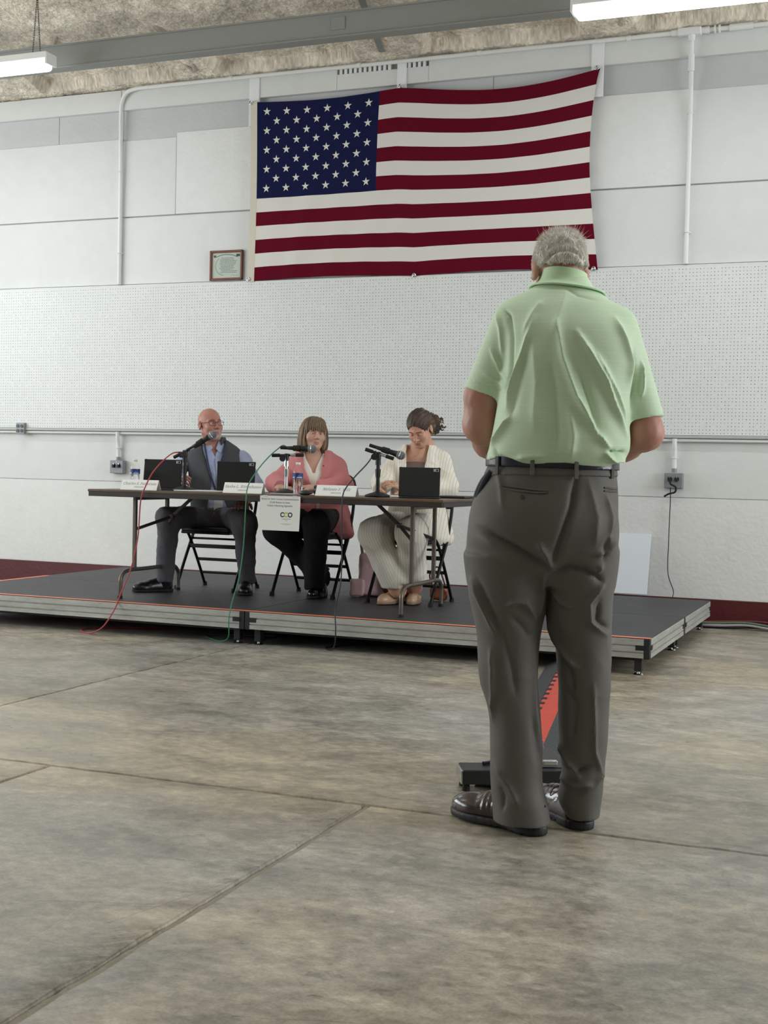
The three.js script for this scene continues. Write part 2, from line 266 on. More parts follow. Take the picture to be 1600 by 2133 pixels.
function slab(x0, x1, z0, z1, near) {
  // slab with slightly ragged, rounded edges
  const nx = Math.max(2, Math.round((x1 - x0) / 0.05)), nz = Math.max(2, Math.round((z1 - z0) / 0.05)), P = [];
  const edge = (x, z) => 0.0075 * (fbm2(x * 19, z * 19, 4, 5) - 0.5) * 2;
  const g = grid(Math.min(nx, 160), Math.min(nz, 120), (u, v) => {
    let x = lerp(x0, x1, u), z = lerp(z0, z1, v); const bord = u === 0 || u === 1 || v === 0 || v === 1;
    if (u === 0 || u === 1) x += edge(3, z) + (u ? -1 : 1) * 0.001; if (v === 0 || v === 1) z += edge(x, 7); return [x, bord ? -0.014 : 0, z];
  }); // border ring dips into the joint
  const p = g.attributes.position, NU = Math.min(nx, 160), NV = Math.min(nz, 120);
  // pull the second ring next to the edge so the drop is steep
  for (let j = 0; j <= NV; j++) for (let i = 0; i <= NU; i++) { const k = j * (NU + 1) + i; if (i === 1) p.setX(k, x0 + 0.006 + edge(3, p.getZ(k))); if (i === NU - 1) p.setX(k, x1 - 0.006 + edge(3, p.getZ(k))); if (j === 1) p.setZ(k, z0 + 0.006 + edge(p.getX(k), 7)); if (j === NV - 1) p.setZ(k, z1 - 0.006 + edge(p.getX(k), 7)); }
  const M = near ? [-1.9, 5.7, 3.4, 2.4] : [-6.4, -0.1, 8, 6.2];
  planeUV(g, x => (x - M[0]) / M[2], (x, y, z) => (z - M[1]) / M[3]);
  const ix = g.index.array; for (let i = 0; i < ix.length; i += 3) { const t = ix[i + 1]; ix[i + 1] = ix[i + 2]; ix[i + 2] = t; } g.computeVertexNormals();
  mesh('slab', g, near ? mFloorNear : mFloorFar, floor);
}
const G2 = 0.0055;
slab(FX0, -6.6, 0, JZ - G2); slab(-6.59, -2.285, 0, JZ - G2); slab(-2.278, 2.05, 0, JZ - G2); slab(2.06, FX1, 0, JZ - G2);
slab(FX0, -5.7, JZ + G2, FZ1, true); slab(-5.69, -1.412, JZ + G2, FZ1, true); slab(-1.404, -0.212, JZ + G2, FZ1, true); slab(-0.190, 4.1, JZ + G2, FZ1, true); slab(4.11, FX1, JZ + G2, FZ1, true);
// the wide patched joint: mortar filler lying a little low
mesh('joint_filler', grid(6, 160, (u, v) => { const z = lerp(JZ + 0.005, 9.2, v), w = 0.013 + 0.010 * sstep(6.5, 7.4, z) + 0.004 * (noise2(z * 12, 3) - 0.5), x = -0.201 + (u - 0.5) * 2 * w; return [x, -0.004 - 0.004 * noise2(x * 120, z * 40, 3) - (u < 0.2 ? 0.005 : 0), z]; }, (u, v) => [u * 0.03, v * 3]), mPatch, floor);

// ------------------------------------------------------------------ back wall: backing with separate panels
const WX0 = -9.4, WX1 = 7.4, TOP = 4.30;
const wallBack = struct(new THREE.Group(), 'white painted panel wall behind the stage', 'wall'); wallBack.name = 'wall_back'; scene.add(wallBack);
mesh('backing', boxUV(box(WX1 - WX0 + 0.8, 6.2, 0.2, (WX0 + WX1) / 2, 3.1, -0.115)), mWallGrey, wallBack);
const PX = [-9.4, -4.992, -0.145, 7.4];
function panel(x0, x1, y0, y1, z, m = mWall, t = 0.014, name = 'panel') { mesh(name, boxUV(rbox(x1 - x0, y1 - y0, t, 0.003, (x0 + x1) / 2, (y0 + y1) / 2, z - t / 2, 1)), m, wallBack); }
panel(WX0, WX1, 0.186, 0.9225, 0, mWall); panel(WX0, WX1, 0.924, 1.387, 0.001, mWallB); panel(WX0, WX1, 1.388, 2.612, -0.012, mHoleShade, 0.006, 'hole_shade_sheet'); panel(WX0, WX1, 2.613, 2.63, 0.001, mWallB);  // the brown sheet is added to darken what shows through the pegboard holes
for (let i = 0; i + 1 < PX.length; i++) {
  const a = PX[i] + 0.0015, b = PX[i + 1] - 0.0015;
  panel(a, b, 2.632, 3.205, 0.002, mWallB);
  if (i === 1) { panel(a, -4.458, 3.214, 3.868, 0.002, mWallB); panel(-4.455, b, 3.214, 3.906, 0.005, mWall); }
  else panel(a, b, 3.214, 3.886 + (i === 0 ? 0 : 0.008), 0.002, mWallB);
  // recessed strip above, in two boards
  const c = [-5.66, -1.66, 3][i]; panel(a, c, 3.86, 4.128, -0.008, mWallGrey, 0.006, 'strip_board'); panel(c + 0.002, b, 3.86, 4.128, -0.008, mWallGrey, 0.006, 'strip_board');
  if (i !== 1) panel(a, b, 4.122, 4.297, 0.036, mWallB, 0.045, 'ledger_board');
  else { panel(a, -2.962, 4.122, 4.297, 0.036, mWallB, 0.045, 'ledger_board'); panel(-2.962, -2.178, 4.122, 4.248, 0.036, mWallB, 0.045, 'ledger_board'); panel(-2.178, b, 4.122, 4.297, 0.036, mWallB, 0.045, 'ledger_board'); }
}
for (const x of [-3.703, -2.4, -0.838, 1.6]) { const w = x === -2.4 ? 0.078 : 0.092; mesh('post', boxUV(rbox(w, 0.4, 0.02, 0.003, x, 4.09, 0.036, 1)), mTrim, wallBack); }
// lath of the open vent over the flag
for (let i = 0; i < 18; i++) if (i !== 11) mesh('vent_block', box(0.022, 0.05, 0.045, -2.93 + i * 0.042, 4.272, 0.0135), mTrim, wallBack);
const base = struct(mesh('baseboard_back', boxUV(rbox(WX1 - WX0, 0.187, 0.02, 0.004, (WX0 + WX1) / 2, 0.0935, 0.008, 1)), mRed), 'dark red base band along the wall', 'baseboard');

// other walls and thickness
const WALLH = 6.2, mSide = std(0xc9cbc8, 0.7);
function sideWall(name, x, win) {
  const g = struct(new THREE.Group(), 'plain side wall with a band of frosted windows', 'wall'); g.name = name; scene.add(g);
  const [z0, z1] = win, y0 = 1.3, y1 = 3.5;
  mesh('wall_section', box(0.2, y0, FZ1 + 0.4, x, y0 / 2, FZ1 / 2), mSide, g); mesh('wall_section', box(0.2, WALLH - y1, FZ1 + 0.4, x, (y1 + WALLH) / 2, FZ1 / 2), mSide, g);
  mesh('wall_section', box(0.2, y1 - y0, z0 + 0.2, x, (y0 + y1) / 2, (z0 - 0.2) / 2), mSide, g); mesh('wall_section', box(0.2, y1 - y0, FZ1 + 0.2 - z1, x, (y0 + y1) / 2, (z1 + FZ1 + 0.2) / 2), mSide, g);
}
sideWall('wall_left', -9.5, [1.5, 10.5]); sideWall('wall_right', 7.5, [1.5, 5.5]);
struct(mesh('wall_front', box(17.4, WALLH, 0.2, -1, WALLH / 2, FZ1 + 0.1), mSide), 'plain wall at the far end of the hall', 'wall');
const mPane = std(0xdfe6ea, 0.4, { emissive: 0xf0f5f8, emissiveIntensity: 0.9 });
function windowBand(name, x, z0, z1, s) {
  const g = struct(new THREE.Group(), 'band of frosted daylight windows', 'window'); g.name = name; scene.add(g);
  const n = Math.round((z1 - z0) / 1.5), w = (z1 - z0) / n;
  for (let i = 0; i < n; i++) mesh('pane', box(0.02, 2.12, w - 0.08, x, 2.4, z0 + w * (i + 0.5)), mPane, g);
  const f = []; for (let i = 0; i <= n; i++) f.push(box(0.05, 2.2, 0.08, x, 2.4, z0 + w * i)); f.push(box(0.05, 0.06, z1 - z0, x, 1.33, (z0 + z1) / 2), box(0.05, 0.06, z1 - z0, x, 3.47, (z0 + z1) / 2));
  mesh('window_frame', f, mTrim, g);
}
windowBand('window_1', -9.44, 1.5, 10.5, 1); windowBand('window_2', 7.44, 1.5, 5.5, -1);

// ------------------------------------------------------------------ ceiling: sprayed foam over the roof, steel beam
const foamTex = dataTex(1024, 1024, (u, v) => { const a = pfbm(u, v, 12, 4, 200) - 0.5, b = pfbm(u, v * 0.999, 70, 3, 210) - 0.5, d = pfbm(u, v, 4, 3, 220) - 0.5; const k = 1 + a * 0.3 + b * 0.34 + d * 0.3; return [224 * k, 214 * k, 198 * k]; }, true);
const foamBump = grayTex(1024, 1024, (u, v) => 0.35 * pfbm(u, v, 18, 3, 230) + 0.65 * pfbm(u, v, 64, 3, 240));
const mFoam = std(0xffffff, 0.95, { map: rep(foamTex, 0.9, 0.9), bumpMap: rep(foamBump, 1.1, 1.1), bumpScale: 0.014 });
const blocks = [[-5.98, 0.24, 0.0], [-4.17, 0.17, 0.5], [-2.45, 0.28, 0.6], [-0.72, 0.2, 0.5], [1.2, 0.2, 0.4]];
function foamY(x, z) {
  let y = 4.315 + 0.165 * z + (z > 3 ? -0.05 * (z - 3) * 0 : 0);
  // trough between the foam-covered truss heels, behind a lip above the wall
  let pocket = sstep(0.09, 0.13, z) * (1 - sstep(0.42, 0.58, z)); let b = 0; for (const q of blocks) b = Math.max(b, 1 - sstep(q[1], q[1] + 0.05, Math.abs(x - q[0] + 0.03 * (noise2(z * 14, q[0]) - 0.5)))); 
  y += 0.085 * pocket * (1 - b) + 0.02 * b * pocket * -1;
  y += 0.035 * (fbm2(x * 2.3, z * 3.1, 3, 300) - 0.5) + 0.028 * (fbm2(x * 9, z * 9, 3, 310) - 0.5) + 0.012 * (fbm2(x * 38, z * 38, 2, 320) - 0.5);
  return y;
}
const ceil = struct(new THREE.Group(), 'sprayed beige foam insulation under the roof', 'ceiling'); ceil.name = 'ceiling'; scene.add(ceil);
mesh('foam_insulation', grid(620, 130, (u, v) => { const x = lerp(-6.9, 1.9, u), z = -0.03 + 1.9 * v; return [x, foamY(x, z), z]; }, (u, v) => [lerp(-6.9, 1.9, u), 1.9 * v]), mFoam, ceil);
mesh('roof_underside', [grid(40, 40, (u, v) => { const x = lerp(-9.6, 7.6, u), z = 1.86 + (FZ1 + 0.2 - 1.86) * v; return [x, 4.315 + 0.165 * Math.min(z, 8) + 0.02 - 0.165 * Math.max(0, z - 8), z]; }, (u, v) => [u * 17, v * 14]), box(2.8, 0.05, 2, -8.2, 4.5, 0.9).rotateX(0), box(5.8, 0.05, 2, 4.75, 4.5, 0.9)], mFoam, ceil);
mesh('roof_slab', box(17.6, 0.15, FZ1 + 0.6, -1, WALLH + 0.05, FZ1 / 2), mSide, ceil);
for (const [a, b, r] of [[[-4.27, 4.62, 1.25], [-4.05, 4.4, 0.72], 0.035], [[-4.72, 4.62, 1.25], [-5.15, 4.42, 0.8], 0.02], [[-4.26, 4.45, 0.62], [-4.16, 4.33, 0.24], 0.022], [[-4.06, 4.43, 0.55], [-4.15, 4.33, 0.24], 0.022], [[-0.55, 4.45, 0.6], [-0.62, 4.34, 0.26], 0.03]])
  mesh('foam_ridge', displace(tube([a, [lerp(a[0], b[0], 0.5), lerp(a[1], b[1], 0.5), lerp(a[2], b[2], 0.5)], b], r, 14, 40), (x, y, z) => 0.014 * (fbm3(x * 30, y * 30, z * 30) - 0.5)), mFoam, ceil);
const mSteel = std(0x8b8d89, 0.6, { bumpMap: rep(paintBump, 2, 2), bumpScale: 0.0006 });
const beam = thing('steel_beam', 'long grey painted steel beam hung below the foam ceiling', 'beam', [-1, 4.2, 1.2]);
{
  const L = 16.6;
  mesh('web', rbox(L, 0.165, 0.014, 0.002, 0, 0, 0.03, 1), mSteel, beam); mesh('flange', rbox(L, 0.012, 0.11, 0.003, 0, -0.086, 0, 1), mSteel, beam); mesh('flange', rbox(L, 0.012, 0.075, 0.003, 0, 0.086, 0.012, 1), mSteel, beam);
  mesh('splice_plate', rbox(0.105, 0.088, 0.006, 0.002, -1.425, 0.008, 0.04, 1), mSteel, beam);
}
tag(mesh('brace_rod', bar([-2.3, 4.475, 1.25], [-2.5, 4.33, 0.22], 0.05, 0.012, [0, 1, 0]), mSteel), 'grey steel brace bar slanting behind the long beam', 'brace');

// ------------------------------------------------------------------ fluorescent strips on chains
const mHousing = std(0xe4e6e4, 0.4), mGlow = std(0xffffff, 0.4, { emissive: 0xf4fbff, emissiveIntensity: 3.2 }), mChain = std(0x55524c, 0.5, { metalness: 0.7 });
function stripLight(x0, len, y, z, label, group) {
  const t = thing('strip_light', label, 'light', [x0 + len / 2, y, z], 0, group);
  mesh('housing', rbox(len, 0.05, 0.125, 0.006, 0, 0.045, 0, 1), mHousing, t);
  mesh('end_cap', rbox(0.018, 0.085, 0.128, 0.004, -len / 2, 0.02, 0, 1), mHousing, t); mesh('end_cap', rbox(0.018, 0.085, 0.128, 0.004, len / 2, 0.02, 0, 1), mHousing, t);
  mesh('lamp_diffuser', rbox(len - 0.03, 0.075, 0.115, 0.03, 0, -0.018, 0, 3), mGlow, t);
  for (const s of [-1, 1]) { const cx = s * (len / 2 - 0.13), top = 4.315 + 0.165 * Math.min(z, 8) - y + 0.02; const g = []; for (const q of [-1, 1]) { const n = 26; for (let i = 0; i < n; i++) { const h = lerp(0.07, top, i / n), dx = q * 0.035 * (1 - i / n); g.push(new THREE.TorusGeometry(0.0075, 0.0016, 5, 8).scale(0.7, 1.5, 1).rotateY(i % 2 ? Math.PI / 2 : 0).translate(cx + dx, h, 0)); } } mesh('chain', g, mChain, t).userData.kind = 'stuff'; }
  const l = areaLight(len - 0.05, 0.11, TUBE_LIGHT, 0xf4fbff, [x0 + len / 2, y - 0.062, z], [x0 + len / 2, 0, z]); l.name = numbered('strip_light_glow');
}
stripLight(-4.655 - 2.44, 2.44, 4.065, 1.5, 'glowing fluorescent strip light hung on thin chains beside the outlet-side wall bend of conduit', 'ceiling strip lights by the stage wall');
stripLight(-0.672, 2.44, 4.015, 1.5, 'glowing fluorescent strip light in front of the conduit junction box', 'ceiling strip lights by the stage wall');
for (const z of [5.6]) for (const [x, w] of [[-6.9, 'window side'], [-0.7, 'middle'], [4.0, 'far window side']]) if (z < 7 || x !== -0.7) stripLight(x, 2.44, 4.2, z, 'fluorescent strip light over the ' + (z < 7 ? 'open floor' : 'seats') + ', ' + w + ' of the hall', 'hall strip lights');

// ------------------------------------------------------------------ pegboard
const PEG = 0.0254;
const pegAlpha = (() => { seedState = 4242; const N = 12, px = 48; const H = []; for (let i = 0; i < N * N; i++) H.push([rr(-1.2, 1.2), rr(-1.2, 1.2), rnd() < 0.06 ? 0 : rr(0.09, 0.125), rr(0.85, 1.15)]);
  return grayTex(N * px, N * px, (u, v) => { const i = Math.floor(u * N), j = Math.floor(v * N), q = H[j * N + i], a = (u * N - i - 0.5) + q[0] * 0.01, b = (v * N - j - 0.5) + q[1] * 0.01; return Math.hypot(a * q[3], b) < q[2] ? 0 : 1; }); })();
const pegTone = wallTone(226, 229, 227, 40);
const pegU = 1 / (12 * PEG);
const mPeg = std(0xffffff, 0.5, { map: rep(pegTone, 0.5, 0.5), alphaMap: rep(pegAlpha, pegU, pegU), alphaTest: 0.5 });
const mPegRear = std(0x6b4d35, 0.8, { alphaMap: mPeg.alphaMap, alphaTest: 0.5 });  // hardboard brown rear plane, added so the holes look shaded
const pegY0 = 1.383, pegY1 = 2.615;
let pk = 0;
for (const [a, b] of [[-9.18, -6.7425], [-6.742, -4.3035], [-4.303, -1.8635], [-1.863, 0.5765], [0.577, 3.0165], [3.017, 5.45]]) {
  const near = ['far along the wall past the four-gang outlet', 'above the four-gang grey outlet', 'behind the seated man and woman', 'behind the woman in the pale suit', 'right of the standing man', 'at the end of the run'][pk++];
  const t = thing('pegboard_panel', 'white perforated pegboard panel on the wall ' + near, 'pegboard', [(a + b) / 2, pegY0, 0.029], 0, 'pegboard panels');
  const w = b - a, h = pegY1 - pegY0;
  mesh('perforated_face', planeUV(new THREE.PlaneGeometry(w, h).translate(0, h / 2, 0.013), (x) => x + (a + b) / 2, (x, y) => y), mPeg, t);
  mesh('hole_shade_rear', planeUV(new THREE.PlaneGeometry(w, h).translate(0, h / 2, 0.0085), (x) => x + (a + b) / 2, (x, y) => y), mPegRear, t);
  meshes('edge_strip', [box(w, 0.006, 0.041, 0, 0.003, -0.0065), box(w, 0.004, 0.041, 0, h - 0.002, -0.0065)], mTrim, t);
}

// ------------------------------------------------------------------ conduits, outlet boxes, wall pieces
const mPipe = std(0xe6e8e6, 0.6), mBoxGrey = std(0x8b8f92, 0.5, { metalness: 0.2 }), mBlack = std(0x15161a, 0.5), mBlackGloss = std(0x101013, 0.3), mChrome = std(0xd6d8da, 0.18, { metalness: 1 }), mRubber = std(0x1b1b1c, 0.8);
function clampStrap(x, y, z, along) { return along === 'x' ? [new THREE.TorusGeometry(0.019, 0.004, 6, 14).rotateY(Math.PI / 2).translate(x, y, z), box(0.012, 0.05, 0.004, x, y, z - 0.016)] : [new THREE.TorusGeometry(0.019, 0.004, 6, 14).rotateX(Math.PI / 2).translate(x, y, z), box(0.055, 0.012, 0.004, x, y, z - 0.016)]; }
{
  const c = thing('electrical_conduit', 'white conduit running along the wall top and bending down beside the flag wall panel', 'conduit');
  mesh('pipe', tube([[-0.28, 4.290, 0.085], [-1.5, 4.288, 0.085], [-3, 4.286, 0.085], [-4.6, 4.284, 0.085], [-4.83, 4.28, 0.082], [-4.92, 4.26, 0.07], [-4.975, 4.19, 0.05], [-4.99, 4.08, 0.04], [-4.99, 3.6, 0.03], [-4.99, 2.63, 0.024]], 0.0165, 12, 160), mPipe, c);
  const s = []; for (const x of [-0.6, -1.75, -2.75, -3.9]) s.push(cyl(0.021, 0.021, 0.03, 0, 0, 0, 12).rotateZ(Math.PI / 2).translate(x, 4.288, 0.085)); s.push(...clampStrap(-4.99, 2.9, 0.024, 'y'), ...clampStrap(-4.99, 3.6, 0.03, 'y')); meshes('strap', s, mPipe, c);
}
{
  const c = thing('electrical_conduit', 'white vertical conduit dropping from the junction box near the wall end', 'conduit');
  mesh('pipe', tube([[-0.145, 4.25, 0.085], [-0.145, 4.15, 0.08], [-0.145, 4.0, 0.06], [-0.147, 3.7, 0.03], [-0.148, 3.2, 0.026], [-0.148, 2.63, 0.024]], 0.0165, 12, 80), mPipe, c);
  mesh('coupling', cyl(0.021, 0.024, 0.12, -0.145, 4.07, 0.068, 14), mPipe, c);
  meshes('strap', [...clampStrap(-0.148, 3.72, 0.03, 'y'), ...clampStrap(-0.148, 2.86, 0.026, 'y')], mPipe, c);
}
{
  const c = thing('junction_box', 'white cast conduit junction box with a tee outlet at the wall top', 'junction box');
  mesh('box_body', rbox(0.17, 0.055, 0.06, 0.012, -0.16, 4.290, 0.085), mPipe, c); meshes('hub', [cyl(0.026, 0.022, 0.05, -0.145, 4.245, 0.085, 16), cyl(0.022, 0.022, 0.05, 0, 0, 0, 16).rotateZ(Math.PI / 2).translate(-0.265, 4.290, 0.085), cyl(0.022, 0.026, 0.06, 0, 0, 0, 16).rotateZ(Math.PI / 2).translate(-0.05, 4.290, 0.085)], mPipe, c);
}
{
  const c = thing('electrical_conduit', 'white conduit leaving the junction box along the wall top with a thicker sleeve', 'conduit');
  mesh('pipe', tube([[-0.05, 4.290, 0.085], [1, 4.290, 0.085], [4, 4.290, 0.085], [7.3, 4.290, 0.085]], 0.0165, 10, 30), mPipe, c); mesh('coupling', [cyl(0.024, 0.024, 0.16, 0, 0, 0, 14).rotateZ(Math.PI / 2).translate(0.2, 4.290, 0.085)], mPipe, c); meshes('strap', [0.02, 0.05].map(x => cyl(0.03, 0.03, 0.012, 0, 0, 0, 14).rotateZ(Math.PI / 2).translate(x, 4.290, 0.085)), mPipe, c);
}
tag(mesh('electrical_conduit', tube([[-9.3, 1.343, 0.032], [-5, 1.343, 0.032], [-2, 1.343, 0.032], [7, 1.343, 0.032]], 0.0115, 12, 30), mPipe), 'thin white conduit running level just under the pegboard', 'conduit');
tag(mesh('ledge_strip', boxUV(rbox(16.6, 0.022, 0.05, 0.002, -1, 1.37, 0.027, 1)), std(0xb5b8b6, 0.5)), 'long narrow ledge strip under the pegboard edge', 'ledge');
function dropConduit(x, label) { const c = thing('electrical_conduit', label, 'conduit'); mesh('pipe', tube([[x, 1.355, 0.05], [x, 1.3, 0.046], [x, 1.25, 0.034], [x, 1.115, 0.03]], 0.0165, 12, 12), mPipe, c); meshes('strap', clampStrap(x, 1.213, 0.03, 'y'), mPipe, c); mesh('coupling', cyl(0.019, 0.019, 0.03, x, 1.122, 0.03, 12), mBoxGrey, c); }
dropConduit(-4.965, 'short white conduit down to the outlet box behind the bottle'); dropConduit(-0.185, 'short white conduit down to the outlet box with a cord');
function switchBox(x, y, label) {
  const t = thing('outlet_box', label, 'outlet', [x, y, 0.002]);
  mesh('box_body', rbox(0.135, 0.112, 0.05, 0.004, 0, 0, 0.025, 1), mBoxGrey, t); mesh('cover_plate', rbox(0.13, 0.108, 0.004, 0.003, 0, 0, 0.052, 1), mBoxGrey, t);
  for (const s of [-1, 1]) { const p = mesh('socket', cyl(0.017, 0.017, 0.006, 0, 0, 0, 18).rotateX(Math.PI / 2).translate(s * 0.025, 0.012, 0.056), mBlack, t); mesh('plug_face', [rbox(0.02, 0.026, 0.02, 0.004, s * 0.025, 0.006, 0.066, 1)], mBlack, p); mesh('prong', box(0.006, 0.012, 0.004, s * 0.025, 0.026, 0.06), mChrome, p); }
  mesh('screw', [cyl(0.003, 0.003, 0.003, 0, 0, 0, 8).rotateX(Math.PI / 2).translate(0, 0.042, 0.055)], mChrome, t); return t;
}
switchBox(-4.968, 1.05, 'grey steel two-socket outlet box behind the water bottle'); switchBox(-0.186, 1.047, 'grey steel two-socket outlet box with a black cord plugged in');
{
  const t = thing('outlet_box', 'small grey four-gang outlet at the pegboard bottom edge', 'outlet', [-5.975, 1.373, 0.052]);
  mesh('box_body', rbox(0.09, 0.1, 0.03, 0.004, 0, 0, 0.005, 1), mBoxGrey, t);
  for (const a of [-1, 1]) for (const b of [-1, 1]) mesh('socket', cyl(0.015, 0.015, 0.005, 0, 0, 0, 16).rotateX(Math.PI / 2).translate(a * 0.021, b * 0.021, 0.022), std(0x55585a, 0.6), t);
}
tag(mesh('power_cord', [tube([[-0.205, 1.04, 0.075], [-0.195, 1.02, 0.1], [-0.16, 1.0, 0.1], [-0.165, 0.965, 0.09], [-0.21, 0.95, 0.085], [-0.245, 0.93, 0.08]], 0.007, 8, 40), tube([[-0.2, 0.995, 0.09], [-0.205, 0.9, 0.04], [-0.21, 0.6, 0.03], [-0.205, 0.35, 0.03], [-0.16, 0.24, 0.06], [-0.15, 0.2, 0.15], [-0.152, 0.12, 0.22], [-0.05, 0.012, 0.25]], 0.0032, 6, 90)], mRubber), 'thin black power cord hanging from the wall outlet to the stage', 'cord');
tag(mesh('foam_board', rbox(0.36, 0.455, 0.008, 0.002, 0, 0.2275, 0, 1).rotateX(-0.26).translate(-0.52, 0.206, 0.135), std(0xe4eaf2, 0.6)), 'blank white board leaning on the wall at the stage back', 'board');
{ // framed certificate
  const t = thing('framed_certificate', 'small brown wood framed certificate beside the flag', 'picture frame', [-3.948, 2.76, 0.006]);
  const W = 0.31, Hh = 0.25, mFr = std(0x6e3b29, 0.4), s = 0.02;
  for (const q of [[W, s, 0, Hh / 2 - s / 2], [W, s, 0, -Hh / 2 + s / 2]]) mesh('frame_rail', rbox(q[0], q[1], 0.02, 0.005, q[2], q[3], 0.01), mFr, t);
  for (const q of [-1, 1]) mesh('frame_rail', rbox(s, Hh, 0.02, 0.005, q * (W / 2 - s / 2), 0, 0.01), mFr, t);
  const tx = canvasTex(512, 420, (g, w, h) => {
    g.fillStyle = '#b9c4b9'; g.fillRect(0, 0, w, h); g.strokeStyle = '#d8c9a8'; g.lineWidth = 6; g.strokeRect(6, 6, w - 12, h - 12);
    g.strokeStyle = 'rgba(50,64,56,.75)'; g.lineWidth = 11; g.beginPath(); g.arc(w * 0.5, h * 1.15, h * 1.08, -2.02, -1.12); g.stroke();
    g.lineWidth = 9; g.strokeStyle = 'rgba(90,110,96,.7)'; g.beginPath(); g.arc(w * 0.42, h * 0.52, h * 0.37, 1.6, 4.1); g.stroke();
    g.fillStyle = 'rgba(45,58,50,.8)'; for (let i = 0; i < 11; i++) { const y = h * (0.2 + i * 0.057), a = w * (0.24 + 0.1 * hash3(i, 1, 1)), b = w * (0.7 + 0.14 * hash3(i, 2, 1)); let x = a; while (x < b) { const l = 8 + 26 * hash3(i, Math.round(x), 3); g.fillRect(x, y, l, 8); x += l + 5; } }
    g.fillStyle = '#31363a'; g.fillRect(w * 0.84, h * 0.06, w * 0.13, h * 0.1); g.fillStyle = '#4e3c38'; g.fillRect(w * 0.05, h * 0.09, w * 0.09, h * 0.05); g.fillRect(w * 0.06, h * 0.14, w * 0.06, h * 0.04);
    g.strokeStyle = 'rgba(70,80,120,.6)'; g.lineWidth = 4; g.beginPath(); g.moveTo(w * 0.66, h * 0.93); g.quadraticCurveTo(w * 0.73, h * 0.82, w * 0.76, h * 0.92); g.lineTo(w * 0.9, h * 0.9); g.stroke();
  });
  mesh('certificate_print', new THREE.PlaneGeometry(W - 2 * s, Hh - 2 * s).translate(0, 0, 0.008), std(0xffffff, 0.5, { map: tx }), t);
}

